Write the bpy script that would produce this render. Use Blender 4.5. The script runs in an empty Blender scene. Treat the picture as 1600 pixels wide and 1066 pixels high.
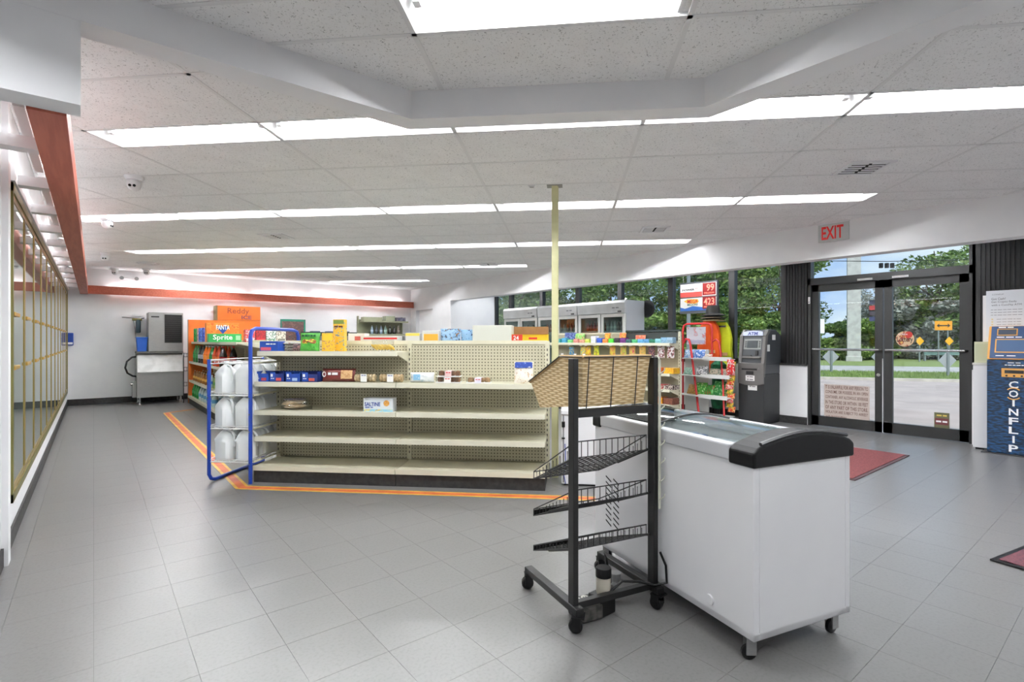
import bpy, bmesh, math, random
from mathutils import Vector, Matrix
random.seed(7)
PI = math.pi
S2 = math.sqrt(.5)
SC = bpy.context.scene
COL = SC.collection

# ------------------------------------------------------------------ camera, sky, sun, exposure
EYE = 1.235
YAW = math.radians(38.8)
cam_d = bpy.data.cameras.new('camera'); cam = bpy.data.objects.new('camera', cam_d); COL.objects.link(cam)
cam.location = (0, 0, EYE); cam.rotation_euler = (PI/2, 0, -YAW)
cam_d.sensor_width = 36; cam_d.lens = 36*813/1600; cam_d.clip_start = .05; cam_d.clip_end = 400
SC.camera = cam
vs = SC.view_settings
vs.view_transform = 'Standard'; vs.look = 'None'; vs.gamma = 1; vs.use_curve_mapping = False
vs.exposure = 0.0
TUBE = 162.0
VALANCE = 21.0
SKY_STRENGTH = 1.6

wd = bpy.data.worlds.new('sky'); SC.world = wd; wd.use_nodes = True
nt = wd.node_tree; nt.nodes.clear()
wo = nt.nodes.new('ShaderNodeOutputWorld'); bg = nt.nodes.new('ShaderNodeBackground')
tc = nt.nodes.new('ShaderNodeTexCoord'); mp = nt.nodes.new('ShaderNodeMapping'); mp.inputs['Scale'].default_value = (1, 1, 2.6)
nz = nt.nodes.new('ShaderNodeTexNoise'); nz.inputs['Scale'].default_value = 3.2; nz.inputs['Detail'].default_value = 7; nz.inputs['Roughness'].default_value = .55
cr = nt.nodes.new('ShaderNodeValToRGB')
cr.color_ramp.elements[0].position = .40; cr.color_ramp.elements[0].color = (.26, .42, .78, 1)
cr.color_ramp.elements[1].position = .60; cr.color_ramp.elements[1].color = (.66, .72, .82, 1)
nt.links.new(tc.outputs['Generated'], mp.inputs[0]); nt.links.new(mp.outputs[0], nz.inputs['Vector'])
nt.links.new(nz.outputs['Fac'], cr.inputs[0]); nt.links.new(cr.outputs[0], bg.inputs[0])
bg.inputs[1].default_value = SKY_STRENGTH
nt.links.new(bg.outputs[0], wo.inputs[0])

sun_d = bpy.data.lights.new('sun', 'SUN'); sun = bpy.data.objects.new('sun', sun_d); COL.objects.link(sun)
sun_d.energy = 5.2; sun_d.angle = math.radians(12); sun_d.color = (1, .96, .9)
sun.rotation_euler = (math.radians(24), math.radians(-28), 0)

# ------------------------------------------------------------------ helpers
def lin(c):
    if isinstance(c, str):
        c = c.lstrip('#'); c = [int(c[i:i+2], 16) for i in (0, 2, 4)]
    return tuple((v/255/12.92 if v/255 <= .04045 else ((v/255+.055)/1.055)**2.4) for v in c[:3]) + (1,)
MATS = {}
def mat(name, col=None, rough=.5, metal=0., spec=.5, emit=0., alpha=1., trans=0.):
    if name in MATS: return MATS[name]
    m = bpy.data.materials.new(name); m.use_nodes = True
    b = m.node_tree.nodes['Principled BSDF']
    b.inputs['Base Color'].default_value = lin(col); b.inputs['Roughness'].default_value = rough
    b.inputs['Metallic'].default_value = metal; b.inputs['Specular IOR Level'].default_value = spec
    if emit:
        b.inputs['Emission Color'].default_value = lin(col); b.inputs['Emission Strength'].default_value = emit
    if trans: b.inputs['Transmission Weight'].default_value = trans
    if alpha < 1: b.inputs['Alpha'].default_value = alpha
    MATS[name] = m
    return m
def N(m, t, **kw):
    n = m.node_tree.nodes.new(t)
    for k, v in kw.items():
        if k in n.inputs: n.inputs[k].default_value = v
        else: setattr(n, k, v)
    return n
def LK(m, a, b): m.node_tree.links.new(a, b)
def bsdf(m): return m.node_tree.nodes['Principled BSDF']
def noisy(name, c1, c2, scale=20, rough=.5, lo=.4, hi=.6, detail=3, metal=0., spec=.5, bump=0., stretch=(1, 1, 1), coord='Object', const=False, rnd=0.):
    if name in MATS: return MATS[name]
    m = mat(name, c1, rough, metal, spec)
    t = N(m, 'ShaderNodeTexCoord'); mp = N(m, 'ShaderNodeMapping'); mp.inputs['Scale'].default_value = stretch
    n = N(m, 'ShaderNodeTexNoise', Scale=scale, Detail=detail); r = N(m, 'ShaderNodeValToRGB')
    e = r.color_ramp.elements; e[0].position = lo; e[1].position = hi; e[0].color = lin(c1); e[1].color = lin(c2)
    if const: r.color_ramp.interpolation = 'CONSTANT'
    LK(m, t.outputs[coord], mp.inputs[0]); LK(m, mp.outputs[0], n.inputs['Vector']); LK(m, n.outputs['Fac'], r.inputs[0])
    out = r.outputs[0]
    if rnd:
        oi = N(m, 'ShaderNodeObjectInfo'); ma = N(m, 'ShaderNodeMapRange'); ma.inputs[3].default_value = 1-rnd; ma.inputs[4].default_value = 1+rnd
        mx = N(m, 'ShaderNodeVectorMath', operation='SCALE')
        LK(m, oi.outputs['Random'], ma.inputs[0]); LK(m, out, mx.inputs[0]); LK(m, ma.outputs[0], mx.inputs['Scale']); out = mx.outputs[0]
    LK(m, out, bsdf(m).inputs['Base Color'])
    if bump:
        b = N(m, 'ShaderNodeBump', Strength=bump, Distance=.01); LK(m, n.outputs['Fac'], b.inputs['Height']); LK(m, b.outputs[0], bsdf(m).inputs['Normal'])
    return m
def printed(name, cols, scale=18, rough=.4, stretch=(1, 1, 1)):
    """flat packaging print: patches of a few inks"""
    if name in MATS: return MATS[name]
    m = mat(name, cols[0], rough)
    t = N(m, 'ShaderNodeTexCoord'); mp = N(m, 'ShaderNodeMapping'); mp.inputs['Scale'].default_value = stretch
    mp.inputs['Location'].default_value = (random.random()*9, random.random()*9, random.random()*9)
    n = N(m, 'ShaderNodeTexNoise', Scale=scale*1.9, Detail=2, Distortion=.3); r = N(m, 'ShaderNodeValToRGB')
    r.color_ramp.interpolation = 'CONSTANT'
    e = r.color_ramp.elements
    while len(e) < len(cols): e.new(.5)
    k = len(cols)
    for i in range(k):
        e[i].position = 0 if i == 0 else .53 + .2*(i-1)/max(1, k-1); e[i].color = lin(cols[i])
    LK(m, t.outputs['Object'], mp.inputs[0]); LK(m, mp.outputs[0], n.inputs['Vector']); LK(m, n.outputs['Fac'], r.inputs[0])
    LK(m, r.outputs[0], bsdf(m).inputs['Base Color'])
    return m
def glass_mat(name, tint=(235, 242, 240), refl=.06, gmax=.5):
    if name in MATS: return MATS[name]
    m = bpy.data.materials.new(name); m.use_nodes = True; m.node_tree.nodes.clear()
    o = N(m, 'ShaderNodeOutputMaterial'); mx = N(m, 'ShaderNodeMixShader'); tr = N(m, 'ShaderNodeBsdfTransparent'); gl = N(m, 'ShaderNodeBsdfGlossy')
    tr.inputs[0].default_value = lin(tint); gl.inputs['Roughness'].default_value = .02
    lw = N(m, 'ShaderNodeLayerWeight', Blend=.25); mr = N(m, 'ShaderNodeMapRange'); mr.inputs[3].default_value = refl; mr.inputs[4].default_value = gmax
    LK(m, lw.outputs['Fresnel'], mr.inputs[0]); LK(m, mr.outputs[0], mx.inputs[0]); LK(m, tr.outputs[0], mx.inputs[1]); LK(m, gl.outputs[0], mx.inputs[2]); LK(m, mx.outputs[0], o.inputs[0])
    MATS[name] = m
    return m

class MB:
    def __init__(s): s.v = []; s.f = []; s.m = []; s.mi = 0
    def add(s, vs, fs):
        o = len(s.v); s.v += [tuple(p) for p in vs]
        for f in fs: s.f.append(tuple(i+o for i in f)); s.m.append(s.mi)
        return s
    def mat(s, i): s.mi = i; return s
    def box(s, x0, x1, y0, y1, z0, z1):
        return s.add([(x0,y0,z0),(x1,y0,z0),(x1,y1,z0),(x0,y1,z0),(x0,y0,z1),(x1,y0,z1),(x1,y1,z1),(x0,y1,z1)],
                     [(0,3,2,1),(4,5,6,7),(0,1,5,4),(1,2,6,5),(2,3,7,6),(3,0,4,7)])
    def cbox(s, c, d): return s.box(c[0]-d[0]/2, c[0]+d[0]/2, c[1]-d[1]/2, c[1]+d[1]/2, c[2]-d[2]/2, c[2]+d[2]/2)
    def prism(s, poly, a0, a1, axis='z'):
        n = len(poly)
        if axis == 'z': f = lambda p, a: (p[0], p[1], a)
        elif axis == 'x': f = lambda p, a: (a, p[0], p[1])
        else: f = lambda p, a: (p[0], a, p[1])
        return s.add([f(p, a0) for p in poly]+[f(p, a1) for p in poly], [tuple(range(n))[::-1], tuple(range(n, 2*n))]+[(i, (i+1) % n, n+(i+1) % n, n+i) for i in range(n)])
    def tube(s, path, r, n=6, closed=False):
        P = [Vector(p) for p in path]; k = len(P); rings = []
        up = None
        for i in range(k):
            if closed: d = (P[(i+1) % k]-P[i-1])
            else: d = (P[min(i+1, k-1)]-P[max(i-1, 0)])
            d.normalize()
            if up is None:
                up = Vector((0, 0, 1)) if abs(d.z) < .9 else Vector((1, 0, 0))
            a = d.cross(up)
            if a.length < 1e-4: a = d.cross(Vector((1, 0, 0)))
            a.normalize(); b = a.cross(d); b.normalize(); up = b
            rr = r[i] if isinstance(r, (list, tuple)) else r
            rings.append([P[i]+a*math.cos(t*2*PI/n)*rr+b*math.sin(t*2*PI/n)*rr for t in range(n)])
        vs = [p for q in rings for p in q]; fs = []
        for i in range(k if closed else k-1):
            j = (i+1) % k
            for t in range(n): fs.append((i*n+t, i*n+(t+1) % n, j*n+(t+1) % n, j*n+t))
        if not closed: fs += [tuple(range(n))[::-1], tuple((k-1)*n+t for t in range(n))]
        return s.add(vs, fs)
    def lathe(s, prof, n=12, c=(0, 0, 0), axis='z'):
        vs = []; fs = []
        for r, z in prof:
            for t in range(n):
                x, y = r*math.cos(2*PI*t/n), r*math.sin(2*PI*t/n)
                p = (x, y, z) if axis == 'z' else ((x, z, y) if axis == 'y' else (z, x, y))
                vs.append((p[0]+c[0], p[1]+c[1], p[2]+c[2]))
        k = len(prof)
        for i in range(k-1):
            for t in range(n): fs.append((i*n+t, i*n+(t+1) % n, (i+1)*n+(t+1) % n, (i+1)*n+t))
        fs += [tuple(range(n))[::-1], tuple((k-1)*n+t for t in range(n))]
        return s.add(vs, fs)
    def mesh(s, name, smooth=False):
        me = bpy.data.meshes.new(name); me.from_pydata(s.v, [], s.f)
        if any(s.m): me.polygons.foreach_set('material_index', s.m)
        if smooth: me.polygons.foreach_set('use_smooth', [True]*len(s.f))
        me.update(); bm = bmesh.new(); bm.from_mesh(me); bmesh.ops.recalc_face_normals(bm, faces=bm.faces); bm.to_mesh(me); bm.free()
        return me
    def build(s, name, mats, parent=None, loc=(0, 0, 0), rot=(0, 0, 0), smooth=False, bevel=0, seg=2):
        me = s.mesh(name, smooth)
        for m in (mats if isinstance(mats, (list, tuple)) else [mats]): me.materials.append(m)
        o = link(name, me, parent, loc, rot)
        if bevel:
            b = o.modifiers.new('bevel', 'BEVEL'); b.width = bevel; b.segments = seg; b.limit_method = 'ANGLE'; b.angle_limit = math.radians(40)
        if smooth and hasattr(me, 'set_sharp_from_angle'): me.set_sharp_from_angle(angle=math.radians(38))
        return o
def link(name, data, parent=None, loc=(0, 0, 0), rot=(0, 0, 0)):
    o = bpy.data.objects.new(name, data); COL.objects.link(o); o.location = loc; o.rotation_euler = rot
    if parent: o.parent = parent
    return o
def tag(o, label, cat, group=None):
    o['label'] = label; o['category'] = cat
    if group: o['group'] = group
    return o
def thing(name, label, cat, loc=(0, 0, 0), rz=0, group=None):
    o = link(name, None, None, loc, (0, 0, math.radians(rz))); o.empty_display_size = .05
    return tag(o, label, cat, group)
def struct(o): o['kind'] = 'structure'; return o
def copy_tree(o, parent=None):
    c = o.copy(); COL.objects.link(c); c.parent = parent
    for ch in list(o.children): copy_tree(ch, c)
    return c
def GW(r, d, z=0):           # the ceiling grid and the long gondola stand at 45 degrees to the walls
    return (S2*(r+d), S2*(d-r), z)
def at(px, w, z=0):          # ground point at depth w in the direction of picture column px
    l = (px-800)/813*w
    return (math.sin(YAW)*w+math.cos(YAW)*l, math.cos(YAW)*w-math.sin(YAW)*l, z)
TXT = {}
def text(body, w, h, m, parent, loc, rot=(0, 0, 0), name='lettering', thick=.0012, bold=0.0):
    """raised lettering centred on loc, facing local -Y"""
    if body.startswith('~'):       # print too small to read in the photograph: strokes of ink, one per word
        n = len(body); b = MB(); x = -w/2; rnd = random.Random(n*7+int(w*1e4))
        ws = [rnd.uniform(.6, 1.4) for _ in range(n)]; tot = sum(ws)+.25*(n-1)
        for q in ws:
            b.box(x, x+q/tot*w, -thick, 0, -h*.36, h*.36); x += (q+.25)/tot*w
        return b.build('print_line', m, parent, loc, rot)
    key = (body, round(w, 4), round(h, 4), thick, bold)
    if key not in TXT:
        cu = bpy.data.curves.new('lettering', 'FONT'); cu.body = body; cu.size = 1; cu.resolution_u = 2; cu.offset = bold
        cu.align_x = 'CENTER'
        t = bpy.data.objects.new('lettering', cu); me0 = t.to_mesh()
        vs = [v.co.copy() for v in me0.vertices]; fs = [tuple(p.vertices) for p in me0.polygons]
        x0 = min(v.x for v in vs); x1 = max(v.x for v in vs); y0 = min(v.y for v in vs); y1 = max(v.y for v in vs)
        n = len(vs); V = []
        for yy in (-thick, 0):
            V += [((v.x-(x0+x1)/2)/(x1-x0)*w, yy, (v.y-(y0+y1)/2)/(y1-y0)*h) for v in vs]
        me = bpy.data.meshes.new('lettering'); me.from_pydata(V, [], fs+[tuple(i+n for i in f[::-1]) for f in fs]); me.update()
        t.to_mesh_clear(); bpy.data.objects.remove(t); bpy.data.curves.remove(cu)
        TXT[key] = me
    me = TXT[key].copy(); me.materials.clear(); me.materials.append(m)
    return link(name, me, parent, loc, rot)
def arc(cx, cy, r, a0, a1, n):
    return [(cx+r*math.cos(math.radians(a0+(a1-a0)*i/n)), cy+r*math.sin(math.radians(a0+(a1-a0)*i/n))) for i in range(n+1)]
ORD = ['first', 'second', 'third', 'fourth', 'fifth', 'sixth', 'seventh', 'eighth', 'ninth', 'tenth', 'eleventh', 'twelfth', 'thirteenth', 'fourteenth']

# ------------------------------------------------------------------ materials used widely
white_wall = noisy('painted_wall', (240, 240, 241), (236, 236, 238), 3, .6)
black_base = noisy('rubber_base', (26, 26, 26), (44, 43, 42), 25, .55)
floor_slab = mat('floor_joint', (110, 110, 108), .8)
ceil_white = mat('tee_white', (226, 226, 226), .5)
cream = noisy('cream_enamel', (216, 212, 188), (210, 206, 182), 8, .4)
white_enamel = mat('white_enamel', (228, 228, 230), .35)
steel = noisy('brushed_steel', (158, 159, 158), (163, 163, 162), 14, .38, metal=.6, stretch=(1, 1, 8))
black_metal = mat('black_metal', (20, 20, 20), .4)
black_plastic = mat('black_plastic', (12, 12, 13), .33, spec=.35)
chrome = mat('chrome', (190, 190, 190), .25, .9)
alu_black = mat('black_aluminium', (30, 31, 31), .4)
win_glass = glass_mat('window_glass', (238, 244, 242), .03, .35)
paper_white = mat('paper_white', (236, 236, 234), .6)
ink_black = mat('ink_black', (22, 22, 24), .6)
ink_white = mat('ink_white', (242, 242, 242), .6)
ink_red = mat('ink_red', (196, 30, 32), .55)
ink_blue = mat('ink_blue', (24, 60, 150), .55)
cardboard = noisy('cardboard', (158, 120, 78), (148, 110, 70), 12, .8)

# floor tile: grey vinyl with pale and dark chips
def floor_tile_mat():
    m = noisy('vinyl_tile', (119, 118, 117), (123, 122, 121), 2, .26, .3, .7, 2, rnd=.012)
    b = bsdf(m); src = b.inputs['Base Color'].links[0].from_socket
    t = N(m, 'ShaderNodeNewGeometry'); n = N(m, 'ShaderNodeTexNoise', Scale=75, Detail=2); r = N(m, 'ShaderNodeValToRGB')
    e = r.color_ramp.elements; e[0].position = .36; e[0].color = (.90, .90, .90, 1); e[1].position = .5; e[1].color = (1, 1, 1, 1)
    x = e.new(.66); x.color = (1.0, 1.0, 1.0, 1); x = e.new(.74); x.color = (1.10, 1.10, 1.09, 1)
    mx = N(m, 'ShaderNodeMix', data_type='RGBA', blend_type='MULTIPLY'); mx.inputs[0].default_value = 1
    n3 = N(m, 'ShaderNodeTexNoise', Scale=1.1, Detail=4); mr = N(m, 'ShaderNodeMapRange'); mr.inputs[1].default_value = .3; mr.inputs[2].default_value = .7; mr.inputs[3].default_value = .2; mr.inputs[4].default_value = .36
    LK(m, t.outputs['Position'], n.inputs['Vector']); LK(m, n.outputs['Fac'], r.inputs[0]); LK(m, src, mx.inputs[6]); LK(m, r.outputs[0], mx.inputs[7]); LK(m, mx.outputs[2], b.inputs['Base Color'])
    LK(m, t.outputs['Position'], n3.inputs['Vector']); b.inputs['Roughness'].default_value = .30; b.inputs['Specular IOR Level'].default_value = .6
    return m
tile_m = floor_tile_mat()
# ceiling tile: white mineral fibre with pin holes and fissures
def ceiling_tile_mat():
    m = mat('mineral_fibre', (240, 240, 240), .85, spec=.2)
    t = N(m, 'ShaderNodeTexCoord'); n = N(m, 'ShaderNodeTexNoise', Scale=95, Detail=2, Distortion=1.2); r = N(m, 'ShaderNodeValToRGB')
    e = r.color_ramp.elements; e[0].position = .31; e[0].color = lin((172, 172, 171)); e[1].position = .39; e[1].color = lin((240, 240, 240))
    n2 = N(m, 'ShaderNodeTexNoise', Scale=6, Detail=3); mr = N(m, 'ShaderNodeMapRange'); mr.inputs[3].default_value = .93; mr.inputs[4].default_value = 1.05
    mx = N(m, 'ShaderNodeVectorMath', operation='SCALE')
    LK(m, t.outputs['Object'], n.inputs['Vector']); LK(m, n.outputs['Fac'], r.inputs[0]); LK(m, t.outputs['Object'], n2.inputs['Vector'])
    LK(m, n2.outputs['Fac'], mr.inputs[0]); LK(m, r.outputs[0], mx.inputs[0]); LK(m, mr.outputs[0], mx.inputs['Scale']); LK(m, mx.outputs[0], bsdf(m).inputs['Base Color'])
    return m
ceil_m = ceiling_tile_mat()
# pegboard: cream enamel with a square grid of holes
def pegboard_mat(name, c, hole, pitch=.0254, rad=.2):
    m = mat(name, c, .45)
    t = N(m, 'ShaderNodeTexCoord'); sc = N(m, 'ShaderNodeVectorMath', operation='SCALE'); sc.inputs['Scale'].default_value = 1/pitch
    fr = N(m, 'ShaderNodeVectorMath', operation='FRACTION'); sb = N(m, 'ShaderNodeVectorMath', operation='SUBTRACT'); sb.inputs[1].default_value = (.5, .5, .5)
    ml = N(m, 'ShaderNodeVectorMath', operation='MULTIPLY'); ml.inputs[1].default_value = (1, 0, 1)
    ln = N(m, 'ShaderNodeVectorMath', operation='LENGTH'); lt = N(m, 'ShaderNodeMath', operation='LESS_THAN'); lt.inputs[1].default_value = rad
    mx = N(m, 'ShaderNodeMix', data_type='RGBA'); mx.inputs[6].default_value = lin(c); mx.inputs[7].default_value = lin(hole)
    LK(m, t.outputs['Object'], sc.inputs[0]); LK(m, sc.outputs[0], fr.inputs[0]); LK(m, fr.outputs[0], sb.inputs[0]); LK(m, sb.outputs[0], ml.inputs[0])
    LK(m, ml.outputs[0], ln.inputs[0]); LK(m, ln.outputs['Value'], lt.inputs[0]); LK(m, lt.outputs[0], mx.inputs[0]); LK(m, mx.outputs[2], bsdf(m).inputs['Base Color'])
    return m
peg_m = pegboard_mat('pegboard', (190, 185, 160), (62, 56, 42), .0285, .195)
# ------------------------------------------------------------------ the room
X0, X1, XF, YB, YR, ZC = -.395, 6.85, 8.25, 13.0, -3.0, 2.645
# floor
floor = struct(MB().box(-3.2, 8.3, YR, YB+.1, -.12, -.004).build('floor', floor_slab))
TS = .305
tiles = []
for i in range(-11, 28):
    for j in range(-10, 43):
        x, y = i*TS, j*TS+.09
        if x > 8.2 or y > YB or (x < X0-.3 and y > 2.6): continue
        cx, cy = x+TS/2, y+TS/2
        w = math.sin(YAW)*cx+math.cos(YAW)*cy; l = math.cos(YAW)*cx-math.sin(YAW)*cy
        vis = w > .8 and abs(813*l/w) < 860 and 813*EYE/w < 620
        hidden = False
        gr, gd = S2*(cx-cy), S2*(cx+cy)
        if -2.5 < gr < -.3 and gd > 4.6: hidden = True
        if cx > 2.9 and l/w < .24 and w > 4.4: hidden = True
        tiles.append((0 if (vis and not hidden) else 1, w if vis else 99, x, y))
tiles.sort()
tm = MB().box(.0006, TS-.0006, .0006, TS-.0006, -.004, 0).mesh('floor_tile'); tm.materials.append(tile_m)
for k, (_, w, x, y) in enumerate(tiles[:300]): link('tile', tm, floor, (x, y, 0))
b = MB()
for _, w, x, y in tiles[300:]: b.box(x+.0006, x+TS-.0006, y+.0006, y+TS-.0006, -.004, 0)
o = b.build('tile_field', tile_m, floor); o['kind'] = 'stuff'

# walls
def wall(name, *bxs, m=None):
    b = MB()
    for q in bxs: b.box(*q)
    return struct(b.build(name, m or white_wall))
ZT = 2.93
CY0, CY1, CZ0, CZ1 = 4.27, 12.66, .27, 2.18
wall('wall_left', (X0-.12, X0, 2.76, CY0, 0, ZT), (X0-.12, X0, CY1, YB, 0, ZT), (X0-.12, X0, CY0, CY1, 0, CZ0), (X0-.12, X0, CY0, CY1, CZ1, ZT))
wall('wall_back', (X0-.12, 7.0, YB, YB+.12, 0, ZT))
wall('wall_rear', (-3.2, XF, YR-.12, YR, 0, ZT))
wall('wall_side', (-3.2, -3.08, YR, 2.76, 0, ZT), (-3.2, X0-.12, 2.76, 2.88, 0, ZT))
wl = wall('wall_right', (X1, X1+.12, 10.93, 11.80, 0, ZT), (X1, X1+.12, 12.70, YB, 0, ZT), (X1, X1+.12, 11.80, 12.70, 2.07, ZT), (X1+.1, X1+.16, 11.80, 12.70, 0, 2.07), (X1+.12, XF+.05, 10.93, 11.05, 0, ZT))
wall('wall_fascia', (X1, X1+.2, YR, 10.93, 2.23, ZC+.02))
b = MB().box(X0, X0+.012, 2.8, YB, 0, .10)
struct(b.build('baseboard_left', black_base))
struct(MB().box(X0, X1, YB-.014, YB, 0, .12).build('baseboard_back', black_base))
# tiny left trim where the cooler frame meets the wall
struct(MB().box(X0, X0+.03, 3.96, 4.06, 0, 2.64).build('trim_1', white_wall))
# red timber fascia over the cooler and along the back wall, with the white braces behind it
red_wood = noisy('red_timber', (178, 96, 74), (164, 82, 62), 6, .55, stretch=(6, .35, 6))
struct(MB().box(-.205, -.085, 2.76, YB-.02, 2.14, 2.30).build('trim_2', red_wood))
tb = struct(MB().box(-.085, X1-.01, YB-.19, YB-.15, 2.14, 2.30).build('trim_3', red_wood))
for k in range(6): MB().box(.2+k*1.25, .24+k*1.25, YB-.15, YB, 2.18, 2.22).build('standoff', white_wall, tb)
tr = struct(MB().box(X0, X0+.03, 4.27, YB, 2.19, 2.30).build('trim_4', white_wall))
for k in range(11):
    y = 3.55+k*.86
    MB().box(X0+.03, -.206, y, y+.09, 2.2, 2.26).build('brace', white_wall, tr)
# dropped beam round the till area: three runs, the one by the cooler wall drops deeper
ZB = 2.477
def offset_poly():
    a = (X0-2.6, 2.62); b = (1.385, 2.62); c = (2.525, 1.51); d = (2.525, YR)
    return [a, b, c, d]
inn = offset_poly(); out = [(X0-2.6, 2.76), (1.443, 2.76), (2.665, 1.568), (2.665, YR)]
b = MB()
for i in range(3): b.prism([inn[i], inn[i+1], out[i+1], out[i]], ZB, ZC+.03)
struct(b.build('trim_5', white_wall))
struct(MB().box(X0-.6, -.04, 2.621, 2.759, 2.15, ZC+.02).build('trim_6', white_wall))

# ------------------------------------------------------------------ ceiling
ceiling = struct(MB().box(-3.3, 8.6, YR-.2, YB+.2, 2.86, 2.95).build('ceiling', white_wall))
def clip(poly, n, c):       # keep n.p <= c
    out = []
    for i in range(len(poly)):
        p, q = poly[i], poly[(i+1) % len(poly)]
        a, bq = n[0]*p[0]+n[1]*p[1]-c, n[0]*q[0]+n[1]*q[1]-c
        if a <= 0: out.append(p)
        if (a < 0 < bq) or (bq < 0 < a):
            t = a/(a-bq); out.append((p[0]+(q[0]-p[0])*t, p[1]+(q[1]-p[1])*t))
    return out
def area(p): return abs(sum(p[i][0]*p[(i+1) % len(p)][1]-p[(i+1) % len(p)][0]*p[i][1] for i in range(len(p))))/2 if len(p) > 2 else 0
ROOM = [((-1, 0), .393), ((1, 0), X1), ((0, 1), YB), ((0, -1), 3.0)]
OCT = [((1, 0), 2.53), ((0, 1), 2.625), ((S2, S2), 2.86), ((-1, 0), 3.08), ((0, -1), 3.0)]
def cell(r0, r1, d0, d1, cons):
    p = [GW(r0, d0)[:2], GW(r1, d0)[:2], GW(r1, d1)[:2], GW(r0, d1)[:2]]
    for n, c in cons:
        p = clip(p, n, c)
        if len(p) < 3: return []
    return p
def in_oct(p): return all(n[0]*q[0]+n[1]*q[1] <= c+.01 for q in p for n, c in OCT)
RG0, RGS = -.76, 1.235
ROWS = [(1.325, 3, 5), (3.46, -2, 4), (5.592, -4, 2), (7.726, -5, 1), (9.86, -6, -1), (11.994, -4, -3)]
lights = []
tile_shared = {}
def put_tile(p, z=0):
    cx = sum(q[0] for q in p)/len(p); cy = sum(q[1] for q in p)/len(p)
    m = MB().prism([(q[0]-cx, q[1]-cy) for q in p], ZC, ZC+.016)
    m.build('ceiling_tile', ceil_m, ceiling, (cx, cy, z))
def put_tee(r0, r1, d0, d1, cons, z=0, wd=.012):
    p = cell(r0, r1, d0, d1, cons)
    if area(p) > .002: MB().prism(p, ZC-.0025+z, ZC+.004+z).build('grid_tee', ceil_white, ceiling)
for ri, (fe, k0, k1) in enumerate([(-2.943, 9, 0), (-.809, 9, 0)]+ROWS+[(14.13, 9, 0)]):
    bands = [(fe-.305, fe, True), (fe, fe+.61, False), (fe+.61, fe+1.22, False), (fe+1.22, fe+1.829, False)]
    for d0, d1, lit in bands:
        for k in range(-11, 9):
            r0 = RG0+k*RGS; r1 = r0+RGS
            if lit and k0 <= k <= k1:
                lights.append((ri, k, r0, r1, d0, d1)); continue
            g = .011
            p = cell(r0+g, r1-g, d0+g, d1-g, ROOM)
            if area(p) < .004 or in_oct(p): continue
            put_tile(p)
        put_tee(-16, 12, d0-.012, d0+.012, ROOM)
for k in range(-11, 9):
    r0 = RG0+k*RGS; put_tee(r0-.012, r0+.012, -4, 16, ROOM)
# inside the dropped beam the grid is its own
OZ = -.012
oct_lights = [(-.70, 2.005), (-1.92, .475), (.52, .475), (-.70, -.44)]  # the out-of-view middle pair is added to brighten the deep beam and freezer
for d0, d1, lit in [(-3.5, -2.275, 0), (-2.275, -1.97, 0), (-1.97, -1.36, 0), (-1.36, -.745, 0), (-.745, -.44, 0), (-.44, -.135, 1), (-.135, .17, 0), (.17, .475, 0), (.475, .78, 1), (.78, 1.39, 0), (1.39, 2.005, 0), (2.005, 2.31, 1), (2.31, 2.92, 0)]:
    for k in range(-4, 4):
        r0 = -.70+k*1.22
        if any(abs(r0-a) < .01 and abs(d0-bb) < .01 for a, bb in oct_lights):
            lights.append((99, k, r0, r0+1.22, d0, d1)); continue
        p = cell(r0+.011, r0+1.209, d0+.011, d1-.011, OCT)
        if area(p) > .004: put_tile(p, OZ)
    put_tee(-6, 6, d0-.012, d0+.012, OCT, OZ)
for k in range(-4, 5): put_tee(-.70+k*1.22-.012, -.70+k*1.22+.012, -4, 2.92, OCT, OZ)
# alcove ceiling between fascia and storefront
struct(MB().box(X1+.2, XF+.1, YR, 10.95, 2.66, 2.68).build('trim_7', white_wall))

# recessed strip lights
val_m = None
tube_m = mat('lit_tube', (250, 252, 255), .4, emit=TUBE)
refl_m = mat('reflector_white', (236, 236, 236), .4)
L, Wd = RGS-.03, .281
def housing_mesh():
    b = MB(); H = .105
    x0, x1, y0, y1 = -L/2, L/2, -Wd/2, Wd/2
    q = [(x0, y0, 0), (x1, y0, 0), (x1, y1, 0), (x0, y1, 0)]
    i = .035
    t = [(x0+i, y0+.055, H), (x1-i, y0+.055, H), (x1-i, y1-.055, H), (x0+i, y1-.055, H)]
    b.add(q+t, [(0, 1, 5, 4), (1, 2, 6, 5), (2, 3, 7, 6), (3, 0, 4, 7), (4, 5, 6, 7)])
    o = .012
    q2 = [(x0-o, y0-o, 0), (x1+o, y0-o, 0), (x1+o, y1+o, 0), (x0-o, y1+o, 0)]
    t2 = [(p[0], p[1], H+.02) for p in q2]
    b.add(q+q2, [(0, 1, 5, 4), (1, 2, 6, 5), (2, 3, 7, 6), (3, 0, 4, 7)])
    b.add(q2+t2, [(0, 1, 5, 4), (1, 2, 6, 5), (2, 3, 7, 6), (3, 0, 4, 7), (4, 5, 6, 7)])
    return b
hm = housing_mesh().mesh('housing'); hm.materials.append(refl_m)
tbm = MB().lathe([(.0, -L/2+.07), (.014, -L/2+.07), (.014, L/2-.07), (0, L/2-.07)], 8, axis='x').mesh('tube', True); tbm.materials.append(tube_m)
skm = MB()
for s in (-1, 1): skm.box(s*(L/2-.052)-.016, s*(L/2-.052)+.016, -.02, .02, -.022, .03)
skm = skm.mesh('lamp_holder'); skm.materials.append(refl_m)
cnt = {}
ROWN = {2: 'nearest', 3: 'second', 4: 'third', 5: 'fourth', 6: 'fifth', 7: 'rearmost'}
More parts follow.
